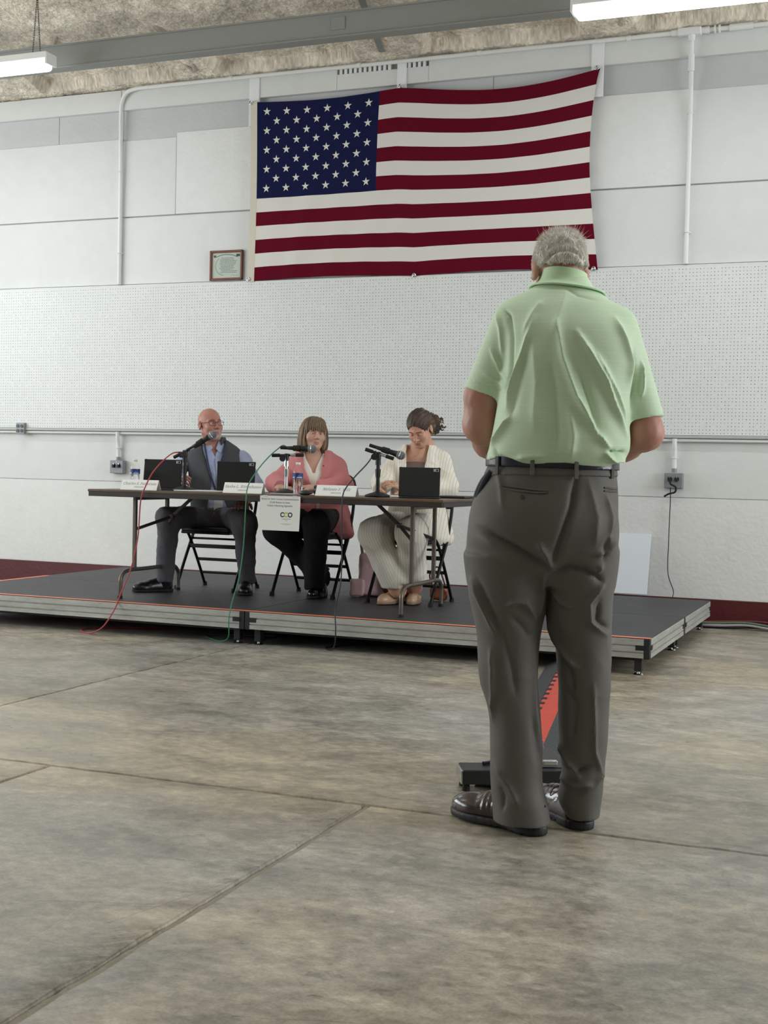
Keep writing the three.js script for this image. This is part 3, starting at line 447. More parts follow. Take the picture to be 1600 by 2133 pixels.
// ------------------------------------------------------------------ flag
{
  const t = thing('american_flag', 'large cloth American flag pinned across the wall panels', 'flag');
  // corners on the wall (z out a little), edges sagging between the pins
  const TLx = -3.712, TRx = -0.812, BLx = -3.715, BRx = -0.792;
  const topY = (u) => 4.083 + 0.012 * u - (u < 0.45 ? 0.028 * Math.sin(Math.PI * u / 0.45) : 0.082 * Math.sin(Math.PI * Math.pow(clamp((u - 0.45) / 0.55), 1.12)));
  const botY = (u) => 2.612 - 0.004 * u + 0.0 * u + (u < 0.5 ? 0.0 : 0) + 0.022 * Math.sin(Math.PI * Math.abs(((u / 0.5) % 1)));
  const F = (u, v) => { // v: 0 top .. 1 bottom
    const y = lerp(topY(u), botY(u), v), xl = lerp(TLx, BLx, v) + 0.03 * Math.sin(Math.PI * v) * 0.35, xr = lerp(TRx, BRx, v) - 0.062 * Math.sin(Math.PI * Math.pow(clamp(v), 0.75)) - 0.012 * (1 - Math.abs(2 * v - 1)); const x = lerp(xl, xr, u);
    const rip = 0.0055 * Math.sin(u * 60 + v * 4 + 3 * fbm2(u * 6, v * 3, 2, 5)) * (0.3 + 0.7 * v) * (u < 0.55 ? 1 : 0.5) + 0.016 * (fbm2(u * 5 + v * 2, v * 3 - u, 3, 8) - 0.5) + 0.012 * Math.sin((u * 7 + v * 9)) * Math.max(0, v - 0.5) * 1.1;
    const taut = Math.min(1, 6 * Math.min(u, 1 - u) + 0.2); return [x, y, 0.048 + 0.012 * (1 - v) + rip * taut];
  };
  const patch = (u0, u1, v0, v1, nu, nv, lift = 0) => { const g = grid(nu, nv, (a, b) => { const p = F(lerp(u0, u1, a), lerp(v0, v1, b)); return [p[0], p[1], p[2] + lift]; }, (a, b) => [lerp(u0, u1, a) * 2.9, lerp(v0, v1, b) * 1.5]); const ix = g.index.array; for (let i = 0; i < ix.length; i += 3) { const q = ix[i + 1]; ix[i + 1] = ix[i + 2]; ix[i + 2] = q; } g.computeVertexNormals(); return g; };
  const weave = grayTex(256, 256, (u, v) => 0.5 + 0.25 * Math.sin(u * Math.PI * 64) + 0.25 * Math.sin(v * Math.PI * 64));
  const fab = (c) => phys(c, 0.95, { specularIntensity: 0.25, bumpMap: rep(weave, 6, 6), bumpScale: 0.0005 });
  const mR = fab(0x620a21), mW = fab(0xe2dfd8), mB = fab(0x191d44), mStar = fab(0xdedcd6), mHead = fab(0xd8d2c2);
  const SV = 1 / 13, US = 0.393, VS = 7 / 13;
  for (let i = 0; i < 13; i++) { const u0 = i < 7 ? US : 0.016; mesh(i % 2 ? 'white_stripe' : 'red_stripe', patch(u0, 1, i * SV, (i + 1) * SV, i < 7 ? 90 : 130, 5), i % 2 ? mW : mR, t); }
  mesh('blue_field', patch(0.016, US, 0, VS, 70, 40), mB, t);
  mesh('heading', [patch(-0.004, 0.016, -0.003, 1.003, 3, 40, 0.001)], mHead, t);
  // stars: 9 rows, 6 and 5
  const starGeo = (uc, vc, r) => { const P = [[0, 0]]; for (let k = 0; k < 10; k++) { const a = Math.PI / 2 + k * Math.PI / 5, q = k % 2 ? r * 0.39 : r; P.push([Math.cos(a) * q, Math.sin(a) * q]); } const pos = [], uv = []; for (const [x, y] of P) { const u = uc + x / 2.9, v = vc - y / 1.47, p = F(u, v); pos.push(p[0], p[1], p[2] + 0.0025); uv.push(u, v); } const I = []; for (let k = 1; k <= 10; k++) I.push(0, k, k % 10 + 1); const g = new THREE.BufferGeometry(); g.setAttribute('position', new THREE.Float32BufferAttribute(pos, 3)); g.setAttribute('uv', new THREE.Float32BufferAttribute(uv, 2)); g.setIndex(I); g.computeVertexNormals(); return g; };
  for (let row = 0; row < 9; row++) for (let k = 0; k < (row % 2 ? 5 : 6); k++) { const u = 0.016 + (US - 0.016) * ((row % 2 ? 2 : 1) + 2 * k) / 12 * 1.0, v = VS * (row + 1) / 10; mesh('star', starGeo(u, v, 0.036), mStar, t); }
  const pin = (u, v, dx, dy) => { const p = F(u, v); const g = mesh('grommet', [new THREE.TorusGeometry(0.013, 0.005, 8, 18).translate(p[0] + dx, p[1] + dy, p[2] + 0.006), new THREE.SphereGeometry(0.008, 10, 8).scale(1, 1, 0.5).translate(p[0] + dx, p[1] + dy, p[2] + 0.006)], mChrome, t); return g; };
  pin(0, 0, -0.008, -0.004); pin(0.452, 0, 0, 0.012); pin(1, 0, -0.025, 0.004); pin(0, 1, -0.006, 0.02); pin(0.5, 1, 0, 0.006); pin(1, 1, -0.03, 0.008);
}

// ------------------------------------------------------------------ stage of four decks
const SX1 = 0.142, SZ1 = 2.721, SH = 0.203, DW = 2.4384, DD = 1.2192;
const deckTex = dataTex(512, 512, (u, v) => { const a = pfbm(u, v, 5, 5, 400) - 0.5, b = pfbm(u, v, 80, 2, 410) - 0.5, s = pnoise(u * 6, v * 90, 90, 420) - 0.5; const k = 1 + a * 0.5 + b * 0.4 + s * 0.18; return [52 * k, 53 * k, 57 * k]; }, true);
const deckBump = grayTex(512, 512, (u, v) => pfbm(u, v, 128, 2, 430));
const mDeck = std(0xffffff, 0.52, { map: rep(deckTex, 0.8, 0.8), bumpMap: rep(deckBump, 2, 2), bumpScale: 0.0015 });
const alTex = dataTex(512, 256, (u, v) => { const a = pfbm(u, v, 8, 4, 440) - 0.5, b = pnoise(u * 20, v * 120, 120, 450) - 0.5, c = pfbm(u, v, 60, 2, 455) - 0.5; const k = 1 + a * 0.2 + b * 0.05 + c * 0.1; return [182 * k, 183 * k, 178 * k]; }, true);
const mAl = std(0xffffff, 0.5, { map: rep(alTex, 0.7, 3), metalness: 0.35 });
const mLegDark = std(0x2b2d31, 0.5, { metalness: 0.3 });
function railProfile(len) { // profile in (z out, y), extruded along x, top at 0, with two sunk lines
  const s = new THREE.Shape(); const pts = [[-0.02, -0.003], [-0.002, 0], [0, -0.002], [0, -0.034], [-0.008, -0.0355], [-0.008, -0.0405], [0, -0.042], [0, -0.071], [-0.008, -0.0725], [-0.008, -0.077], [0, -0.0785], [0, -0.103], [-0.02, -0.103]];
  pts.forEach((p, i) => i ? s.lineTo(p[0], p[1]) : s.moveTo(p[0], p[1])); s.closePath();
  return boxUV(new THREE.ExtrudeGeometry(s, { depth: len, bevelEnabled: false }).translate(0, 0, -len / 2).toNonIndexed());  // x out, along z
}
const railL = railProfile(DW - 0.07), railS = railProfile(DD - 0.07);
const deckPlace = ['front deck under the bald man', 'front deck at the open stage corner', 'rear deck by the left end', 'rear deck beside the leaning board'];
let dk = 0;
for (const r of [0, 1]) for (const c of [1, 0]) {
  const x0 = SX1 - (c + 1) * DW, z1 = SZ1 - r * DD;
  const t = thing('stage_deck', 'low black-topped portable stage deck with aluminium rails, ' + deckPlace[dk++], 'stage', [x0 + DW / 2, 0, z1 - DD / 2], 0, 'portable stage decks');
  mesh('deck_top', boxUV(rbox(DW - 0.006, 0.022, DD - 0.006, 0.003, 0, SH - 0.0105, 0, 1)), mDeck, t);
  const rail = (g, ry, x, z) => mesh('side_rail', g.clone().rotateY(ry).translate(x, SH - 0.004, z), mAl, t);
  rail(railL, -Math.PI / 2, 0, DD / 2 - 0.001); rail(railL, Math.PI / 2, 0, -DD / 2 + 0.001); rail(railS, 0, DW / 2 - 0.001, 0); rail(railS, Math.PI, -DW / 2 + 0.001, 0);
  for (const a of [-1, 1]) for (const b of [-1, 1]) {
    const cx = a * (DW / 2 - 0.019), cz = b * (DD / 2 - 0.019);
    const cb = mesh('corner_block', rbox(0.034, 0.108, 0.034, 0.004, cx, SH - 0.058, cz, 1), mLegDark, t);
    meshes('corner_lug', [box(0.05, 0.026, 0.006, cx - a * 0.035, SH - 0.052, cz + b * 0.017), box(0.006, 0.026, 0.05, cx + a * 0.017, SH - 0.052, cz - b * 0.035)], mBlack, cb);
    const lx = a * (DW / 2 - 0.07), lz = b * (DD / 2 - 0.06);
    const lg = mesh('leg', rbox(0.042, 0.115, 0.042, 0.004, lx, 0.0755, lz, 1), mLegDark, t); mesh('foot', [cyl(0.009, 0.009, 0.02, lx, 0.014, lz, 12), cyl(0.02, 0.028, 0.007, lx, 0.0045, lz, 18)], mChrome, lg);
  }
  mesh('cross_brace', [rbox(DW - 0.1, 0.03, 0.03, 0.004, 0, 0.085, -DD / 2 + 0.06, 1), rbox(DW - 0.1, 0.03, 0.03, 0.004, 0, 0.085, DD / 2 - 0.1, 1), rbox(0.03, 0.03, DD - 0.1, 0.004, DW / 2 - 0.07, 0.075, 0, 1), rbox(0.03, 0.03, DD - 0.1, 0.004, -DW / 2 + 0.07, 0.075, 0, 1)], mLegDark, t);
}
const mTape = std(0xf58a66, 0.5), tapeB = grayTex(256, 64, (u, v) => pfbm(u, v, 8, 3, 460)); mTape.bumpMap = rep(tapeB, 3, 3); mTape.bumpScale = 0.001;
tag(mesh('tape_strip', boxUV(box(2 * DW, 0.0012, 0.042, SX1 - DW, SH + 0.0012, SZ1 - 0.022)), mTape), 'orange tape strip along the front edge of the stage', 'tape');
tag(mesh('tape_strip', boxUV(box(0.042, 0.0012, DD * 1.0, SX1 - 2 * DW + 0.022, SH + 0.0012, SZ1 - DD * 0.62)), mTape), 'orange tape strip along the end of the stage', 'tape');

// ------------------------------------------------------------------ folding table
const TX0 = -3.562, TX1 = -1.113, TZ0 = 1.772, TZ1 = 2.53, TY = 0.907;
const woodTex = dataTex(512, 256, (u, v) => { const w = pfbm(u, v, 3, 3, 500), a = 0.5 + 0.5 * Math.sin((v * 40 + w * 7) * 2), b = pnoise(u * 14, v * 110, 110, 510); const k = 0.75 + 0.3 * a * 0.6 + 0.3 * b; return [92 * k, 72 * k, 54 * k]; }, true);
const mWood = std(0xffffff, 0.4, { map: rep(woodTex, 0.4, 0.9) }), mApron = std(0x2b2421, 0.45), mTubeBrown = std(0x6a625b, 0.35, { metalness: 0.55 });
{
  const t = thing('folding_table', 'long brown folding table with bent steel legs on the stage', 'table', [(TX0 + TX1) / 2, SH + 0.001, (TZ0 + TZ1) / 2]);
  const W = TX1 - TX0, D = TZ1 - TZ0, H = TY - SH - 0.001;
  mesh('tabletop', boxUV(rbox(W, 0.018, D, 0.006, 0, H - 0.009, 0)), mWood, t);
  mesh('apron', [rbox(W - 0.012, 0.03, 0.02, 0.003, 0, H - 0.031, D / 2 - 0.012, 1), rbox(W - 0.012, 0.03, 0.02, 0.003, 0, H - 0.031, -D / 2 + 0.012, 1), rbox(0.02, 0.03, D - 0.05, 0.003, W / 2 - 0.014, H - 0.031, 0, 1), rbox(0.02, 0.03, D - 0.05, 0.003, -W / 2 + 0.014, H - 0.031, 0, 1)], mApron, t);
  for (const s of [-1, 1]) {
    const x = s < 0 ? -3.31 - (TX0 + TX1) / 2 : -1.365 - (TX0 + TX1) / 2, fz = D / 2 - 0.015, yT = 0.178;
    for (const z of [0.2, -0.2]) mesh('leg_post', rbox(0.024, H - 0.03 - yT, 0.024, 0.004, x, (H - 0.03 + yT) / 2, z, 1), mTubeBrown, t);
    mesh('foot_tube', tube([[x, 0.002, fz], [x, 0.08, fz], [x, 0.13, fz - 0.006], [x, 0.165, fz - 0.04], [x, yT, fz - 0.1], [x, yT, 0.1], [x, yT, -0.1], [x, yT, -fz + 0.1], [x, 0.165, -fz + 0.04], [x, 0.13, -fz + 0.006], [x, 0.08, -fz], [x, 0.002, -fz]], 0.0135, 10, 120), mTubeBrown, t);
    meshes('foot_cap', [cyl(0.016, 0.017, 0.018, x, 0.009, fz, 14), cyl(0.016, 0.017, 0.018, x, 0.009, -fz, 14)], mRubber, t);
    mesh('cross_bar', rbox(0.016, 0.016, 0.4, 0.003, x, H - 0.06, 0, 1), mTubeBrown, t);
    const j = [x - s * 0.16, H - 0.175, 0];
    mesh('brace', [bar([x - s * 0.33, H - 0.03, 0], j, 0.022, 0.012, [0, 0, 1]), bar(j, [x, H - 0.26, 0.19], 0.02, 0.01, [0, 0, 1]), bar(j, [x, H - 0.26, -0.19], 0.02, 0.01, [0, 0, 1]), rbox(0.03, 0.03, 0.03, 0.005, ...j)], mApron, t);
  }
}

// ------------------------------------------------------------------ folding chairs
const mChair = std(0x141316, 0.4, { metalness: 0.4 }), mPad = std(0x0f1219, 0.55);
function makeChair() { // base at centre of feet, faces +z
  const t = new THREE.Group(); const w = 0.225;
  for (const s of [-1, 1]) {
    const x = s * w;
    mesh('front_leg', tube([[x, 0.006, 0.2], [x, 0.2, 0.085], [x * 1.0, 0.43, -0.065], [x * 0.985, 0.47, -0.09], [x * 0.97, 0.6, -0.14], [x * 0.9, 0.76, -0.2]], 0.0115, 8, 40), mChair, t);
    mesh('rear_leg', tube([[x * 0.94, 0.006, -0.2], [x * 0.94, 0.2, -0.075], [x * 0.94, 0.4, 0.075], [x * 0.94, 0.435, 0.13]], 0.0105, 8, 30), mChair, t);
    meshes('foot_cap', [cyl(0.015, 0.018, 0.026, x, 0.013, 0.197, 12), cyl(0.014, 0.017, 0.026, x * 0.94, 0.013, -0.197, 12)], mRubber, t);
    mesh('pivot_bracket', bar([x * 0.97, 0.3, 0.01], [x * 0.97, 0.445, -0.03], 0.022, 0.006, [1, 0, 0]), mChair, t);
  }
  mesh('stretcher', rod([-w * 0.94, 0.1, -0.142], [w * 0.94, 0.1, -0.142], 0.0095), mChair, t);
  mesh('stretcher', bar([-w * 0.94, 0.2, -0.075], [w * 0.94, 0.2, -0.075], 0.012, 0.022), mChair, t);
  mesh('stretcher', bar([-w, 0.3, 0.02], [w, 0.3, 0.02], 0.014, 0.028), mChair, t); mesh('stretcher', rod([-w, 0.352, -0.02], [w, 0.352, -0.02], 0.008), mChair, t);
  mesh('seat_pan', rbox(0.38, 0.02, 0.4, 0.01, 0, 0.405, 0.015), mChair, t);
  mesh('seat_pad', displace(rbox(0.38, 0.036, 0.4, 0.016, 0, 0.425, 0.015, 5), (x, y, z) => y > 0.43 ? 0.006 * (1 - (x / 0.2) ** 2) * (1 - ((z - 0.015) / 0.2) ** 2) : 0), mPad, t);
  const br = grid(24, 14, (u, v) => { const a = (u - 0.5) * 2, yy = 0.62 + 0.2 * v, edge = v > 0.55 ? Math.sqrt(Math.max(0, 1 - ((v - 0.55) / 0.45) ** 2 * 0.75)) : 1; return [a * 0.205 * edge, yy - 0.02 * a * a * v, -0.145 - 0.24 * (yy - 0.6) - 0.03 * (1 - a * a)]; });
  const b2 = br.clone().translate(0, 0, -0.022), mb = mesh('backrest', [br, b2, displace(rbox(0.38, 0.15, 0.03, 0.014, 0, 0.7, -0.195, 3).rotateX(0), () => 0)], mPad, t);
  const rim = []; for (let i = 0; i <= 24; i++) { const u = i / 24, a = (u - 0.5) * 2; const v = 1, edge = Math.sqrt(0.25); rim.push([a * 0.205 * edge, 0.82 - 0.02 * a * a, -0.145 - 0.24 * 0.22 - 0.03 * (1 - a * a) - 0.011]); }
  mesh('top_rail', tube([[-0.2, 0.74, -0.2], [-0.185, 0.79, -0.212], [-0.13, 0.825, -0.225], [0, 0.832, -0.238], [0.13, 0.825, -0.225], [0.185, 0.79, -0.212], [0.2, 0.74, -0.2]], 0.0125, 8, 50), mChair, t);
  return t;
}
const chairProto = makeChair();
[[-3.132, 1.535, 0.02, 'black padded folding chair under the bald seated man'], [-2.365, 1.565, 0.0, 'black padded folding chair under the woman in the pink blazer'], [-1.63, 1.63, -0.06, 'black padded folding chair under the woman in the pale striped suit']].forEach(([x, z, ry, lab], i) => {
  const c = i ? chairProto.clone() : chairProto; c.name = numbered('folding_chair'); c.position.set(x, SH + 0.001, z); c.rotation.y = ry; scene.add(c); tag(c, lab, 'chair', 'folding chairs at the table');
});

// ------------------------------------------------------------------ things on the table
function micStand(x, z, h, chrome, tilt, micDir, boomLen, back, label) {
  const t = thing('microphone_stand', label, 'microphone stand', [x, TY + 0.001, z]);
  mesh('base', lathe([[0, 0], [0.076, 0], [0.078, 0.006], [0.076, 0.012], [0.055, 0.02], [0.022, 0.03], [0.014, 0.034], [0, 0.034]]), mBlack, t);
  mesh('pole', rod([0, 0.03, 0], [0, h, 0], chrome ? 0.0115 : 0.0125, chrome ? 0.0095 : 0.0115, 14), chrome ? mChrome : mBlack, t);
  meshes('clutch', [cyl(0.017, 0.015, 0.05, 0, h * 0.62, 0, 16), cyl(0.015, 0.017, 0.06, 0, h - 0.01, 0, 16)], chrome ? mChrome : mBlack, t);
  const y = h + 0.03, dir = V(Math.cos(tilt) * micDir[0], Math.sin(tilt), Math.cos(tilt) * micDir[1]).normalize(), P = (s, dy = 0) => [dir.x * s, y + dir.y * s + dy, dir.z * s];
  mesh('tilt_joint', [cyl(0.02, 0.02, 0.034, 0, 0, 0, 18).rotateX(Math.PI / 2).translate(-0.022, h + 0.01, 0), rbox(0.03, 0.05, 0.03, 0.008, 0, h + 0.016, 0)], mBlackGloss, t);
  mesh('boom_arm', rod(P(-back), P(boomLen), 0.008, 0.008, 12), mBlack, t); meshes('boom_grip', [rod(P(-back), P(-back + 0.05), 0.0115, 0.0115, 14), rod(P(boomLen - 0.05), P(boomLen), 0.0115)], mBlack, t); mesh('boom_collar', rod(P(boomLen - 0.085), P(boomLen - 0.045), 0.009), mChrome, t);
  return { t, dir, tip: V(...P(boomLen)).add(V(x, TY + 0.001, z)) };
}
function microphone(pos, d, label) {
  const t = thing('microphone', label, 'microphone', pos); const q = new THREE.Quaternion().setFromUnitVectors(V(0, 1, 0), V(...d).normalize());
  const R = (g) => g.applyQuaternion(q);
  mesh('handle', R(lathe([[0, -0.06], [0.011, -0.06], [0.0125, -0.03], [0.0165, 0.05], [0.02, 0.072], [0, 0.072]])), mBlack, t);
  mesh('connector', R(cyl(0.0105, 0.0105, 0.045, 0, -0.082, 0, 14)), mBlackGloss, t);
  mesh('clip', R(new THREE.CylinderGeometry(0.02, 0.018, 0.045, 16, 1, true).translate(0, 0.0, 0)), mRubber, t);
  const gm = std(0x8b8d90, 0.45, { metalness: 0.7, bumpMap: rep(deckBump, 3, 3), bumpScale: 0.002 });
  mesh('grille', R(lathe([[0, 0.072], [0.021, 0.074], [0.0255, 0.086], [0.0265, 0.098], [0.024, 0.112], [0.017, 0.121], [0.008, 0.125], [0, 0.126]])), gm, t);
  mesh('grille_ring', R(new THREE.TorusGeometry(0.0262, 0.003, 8, 24).rotateX(Math.PI / 2).translate(0, 0.094, 0)), mChrome, t);
  return t;
}
const camDir = [0.485, 0.875];
const s1 = micStand(-2.985, 2.28, 0.225, false, 0.47, [0.98, -0.2], 0.12, 0.085, 'black desk microphone stand with a red cable by the bald man');
microphone([-2.885, 1.225, 2.262], [0.85, 0.52, -0.15], 'black microphone pointed up at the bald man');
const s2 = micStand(-2.25, 2.28, 0.215, true, 0.03, [0.98, -0.2], 0.11, 0.095, 'chrome desk microphone stand with a green cable by the pink blazer');
microphone([-2.19, 1.198, 2.26], [1, -0.02, -0.25], 'black microphone in front of the woman in the pink blazer');
const s3 = micStand(-1.618, 2.3, 0.235, false, -0.3, [0.98, -0.2], 0.1, 0.085, 'black desk microphone stand beside the open tablet');
microphone([-1.575, 1.194, 2.29], [0.9, -0.28, -0.2], 'black microphone beside the pale striped suit');
const mCase = std(0x0d0e12, 0.6), mScreen = std(0x1a1d24, 0.2), mLens = std(0xb9bbbf, 0.25, { metalness: 0.8 });
function tablet(x, z, w, h, lean, turn, label) {
  const t = thing('tablet_computer', label, 'tablet', [x, TY + 0.001, z], turn);
  const g = (q) => q.rotateX(lean).translate(0, 0.008, 0);
  mesh('case_back', g(rbox(w, h, 0.011, 0.006, 0, h / 2, 0, 3)), mCase, t); mesh('screen', g(rbox(w - 0.02, h - 0.02, 0.002, 0.001, 0, h / 2, -0.0062, 1)), mScreen, t);
  meshes('corner_guard', [-1, 1].map(s => g(rbox(0.02, 0.02, 0.014, 0.006, s * (w / 2 - 0.009), h - 0.009, 0, 2))), mCase, t);
  mesh('camera_lens', [g(rbox(0.03, 0.018, 0.003, 0.0014, w / 2 - 0.026, h - 0.018, 0.0062, 2))], mLens, t); mesh('lens_glass', [g(cyl(0.006, 0.006, 0.002, 0, 0, 0, 16).rotateX(Math.PI / 2).translate(w / 2 - 0.02, h - 0.018, 0.0084))], mBlackGloss, t);
  mesh('keyboard_cover', rbox(w, 0.006, 0.17, 0.002, 0, 0.003, -0.085, 1), mCase, t);
  return t;
}
tablet(-3.205, 2.2, 0.265, 0.197, -0.16, 0.2, 'black cased tablet standing behind the first name plate and bottle');
tablet(-2.632, 2.24, 0.25, 0.192, -0.16, 0.32, 'black cased tablet standing in front of the grey vest');
tablet(-1.344, 2.31, 0.25, 0.182, -0.2, 0.28, 'black cased tablet standing in front of the pale striped suit');
function namePlate(x, turn, text, label) {
  const t = thing('name_plate', label, 'name plate', [x, TY + 0.001, 2.455], turn, 'folded name plates on the table');
  const tx = canvasTex(512, 128, (g, w, h) => { g.fillStyle = '#fbfcfa'; g.fillRect(0, 0, w, h); g.fillStyle = '#8f9a92'; g.font = 'italic bold 46px serif'; g.textAlign = 'center'; g.fillText(text, w / 2, 64); g.font = 'bold 17px sans-serif'; g.fillStyle = '#6d7470'; g.fillText('COMMISSIONER', w / 2, 98); });
  const W = 0.268, Hh = 0.072, lean = -0.42;
  mesh('card_front', rbox(W, Hh, 0.0016, 0.0007, 0, Hh / 2, 0, 1).rotateX(lean).translate(0, 0, 0.03), std(0xfafbfa, 0.7), t);
  mesh('printed_face', new THREE.PlaneGeometry(W - 0.002, Hh - 0.002).translate(0, Hh / 2, 0.0011).rotateX(lean).translate(0, 0, 0.03), std(0xffffff, 0.7, { map: tx }), t);
  mesh('card_back', rbox(W, Hh, 0.0016, 0.0007, 0, Hh / 2, 0, 1).rotateX(-lean).translate(0, 0, -0.029), std(0xfafbfa, 0.7), t);
}
namePlate(-3.207, 0.03, 'Charles S. Patterson', 'white folded name plate in front of the bottle at the table end');
namePlate(-2.455, 0.03, 'Sasha L. Rittenhouse', 'white folded name plate below the grey vest and tablet');
namePlate(-1.82, 0.0, 'Melanie F. Wilt', 'white folded name plate next to the gold-striped thermos');
const mPet = phys(0xffffff, 0.08, { transmission: 1, thickness: 0, ior: 1.3 }), mCap = std(0xf4f6f8, 0.4);
function bottle(x, z, label) {
  const t = thing('water_bottle', label, 'bottle', [x, TY + 0.001, z]);
  const pr = [[0, 0.002], [0.026, 0], [0.031, 0.006], [0.0315, 0.02]]; for (let i = 0; i < 7; i++) { const y = 0.028 + i * 0.0095; pr.push([0.0315, y], [0.0298, y + 0.0045]); } pr.push([0.0315, 0.096], [0.0312, 0.13], [0.029, 0.148], [0.02, 0.168], [0.0135, 0.178], [0.0125, 0.186]);
  mesh('bottle_body', lathe(pr, 36), mPet, t); mesh('water', lathe([[0, 0.004], [0.028, 0.005], [0.0285, 0.1], [0, 0.1]], 28), phys(0xf2f6fa, 0.05, { transmission: 1, thickness: 0.05, ior: 1.33 }), t);
  const lt = canvasTex(256, 64, (g, w, h) => { g.fillStyle = '#26356e'; g.fillRect(0, 0, w, h); g.fillStyle = '#3f6fb8'; for (let k = 0; k < 4; k++) { g.beginPath(); g.moveTo(k * 64 + 4, 60); g.lineTo(k * 64 + 26, 18); g.lineTo(k * 64 + 40, 44); g.lineTo(k * 64 + 50, 30); g.lineTo(k * 64 + 62, 60); g.fill(); } g.fillStyle = '#e8edf5'; for (let k = 0; k < 4; k++) g.fillRect(k * 64 + 8, 48, 44, 8); });
  mesh('label_band', new THREE.CylinderGeometry(0.0322, 0.0322, 0.034, 36, 1, true).translate(0, 0.118, 0), std(0xffffff, 0.5, { map: lt }), t);
  mesh('cap', lathe([[0, 0.2], [0.0135, 0.2], [0.0145, 0.197], [0.0145, 0.184], [0, 0.184]], 24), mCap, t); return t;
}
bottle(-3.355, 2.29, 'clear plastic water bottle in front of the wall outlet'); bottle(-2.118, 2.385, 'clear plastic water bottle in front of the pink blazer');
{
  const t = thing('thermos_flask', 'black lying flask with a gold band beside the bottle', 'flask', [-1.965, TY + 0.033, 2.35], 0.25);
  const R = (g) => g.rotateZ(-Math.PI / 2); mesh('flask_body', R(lathe([[0, -0.05], [0.03, -0.05], [0.031, -0.03], [0.031, 0.09], [0.026, 0.1], [0, 0.1]])), mBlackGloss, t);
  mesh('gold_band', R(new THREE.CylinderGeometry(0.0318, 0.0318, 0.02, 28, 1, true).translate(0, -0.022, 0)), std(0xc59a3e, 0.3, { metalness: 0.8 }), t);
}
{
  const t = thing('computer_mouse', 'small dark mouse-like remote beside the name plate', 'remote', [-2.03, TY + 0.001, 2.46]); mesh('shell', displace(new THREE.SphereGeometry(1, 24, 16).scale(0.045, 0.018, 0.026).translate(0, 0.014, 0), (x, y) => y < 0.004 ? -0.003 : 0), std(0x33343a, 0.3), t);
}
tag(mesh('paper_stack', [rbox(0.3, 0.008, 0.2, 0.002, 0, 0.004, 0, 1).rotateY(0.2).translate(-2.85, TY + 0.001, 2.3)], std(0xe9eceb, 0.8)), 'white papers lying under the tablet edge by the bald man', 'papers');
tag(mesh('paper_stack', [rbox(0.36, 0.006, 0.25, 0.002, 0, 0.003, 0, 1).rotateY(-0.1).translate(-2.13, TY + 0.001, 2.25)], std(0xe9eceb, 0.8)), 'white papers under the clear bottle by the pink blazer', 'papers');
tag(mesh('notebook', [rbox(0.19, 0.014, 0.24, 0.004, 0, 0.007, 0, 1).rotateY(0.05).translate(-1.24, TY + 0.001, 1.93)], std(0x2a2523, 0.5)), 'dark closed notebook at the table end', 'notebook');
tag(mesh('note_pad', [rbox(0.2, 0.008, 0.26, 0.002, 0, 0.004, 0, 1).rotateY(-0.5).translate(-1.66, TY + 0.001, 2.1)], std(0xe6e6e0, 0.8)), 'white note pad under the writing hand', 'note pad');
{
  const t = thing('paper_sign', 'white paper meeting notice taped to the table front', 'sign', [-2.162, 0, TZ1 + 0.006]);
  const tx = canvasTex(1024, 800, (g, w, h) => {
    g.fillStyle = '#e9ebe9'; g.fillRect(0, 0, w, h); g.textAlign = 'center'; g.fillStyle = '#4b4f50'; g.font = 'bold 54px sans-serif'; g.fillText('Board of Clark County Commissioners', w / 2, 96, w * 0.92); g.fillText('SCAN Below to view', w / 2, 172); g.fillText('Today\u2019s Meeting Agenda!', w / 2, 248);
    const R = 46, y = 432; g.lineWidth = 26; g.strokeStyle = '#1e2b3a'; g.beginPath(); g.arc(w * 0.58, y, R, 0.7, 5.6); g.stroke(); g.strokeStyle = '#a9b84a'; g.beginPath(); g.arc(w * 0.67, y, R, 0.7, 5.6); g.stroke(); g.strokeStyle = '#1e2b3a'; g.beginPath(); g.arc(w * 0.765, y, R, 0, 6.3); g.stroke();
    g.fillStyle = '#5b5f60'; g.font = 'bold 30px sans-serif'; g.fillText('CLARK COUNTY', w * 0.675, 540); g.font = '24px sans-serif'; g.fillText('OHIO', w * 0.675, 572); g.fillRect(w * 0.54, 636, w * 0.27, 5); g.fillRect(w * 0.6, 660, w * 0.15, 4);
  });
  const W = 0.274, Hh = 0.212, y1 = TY - 0.006;
  const sg = grid(12, 10, (u, v) => [(u - 0.5) * W, y1 - Hh + Hh * v, 0.003 + 0.012 * (1 - v) * (1 - v) + 0.004 * Math.sin(u * 3.1)]);
  mesh('sheet', sg, std(0xffffff, 0.75, { map: tx, side: THREE.DoubleSide }), t);
  meshes('tape_tab', [box(0.03, 0.014, 0.001, -0.1, y1 - 0.004, 0.006), box(0.03, 0.014, 0.001, 0.1, y1 - 0.004, 0.006)], phys(0xffffff, 0.3, { transmission: 0.6, thickness: 0 }), t);
}
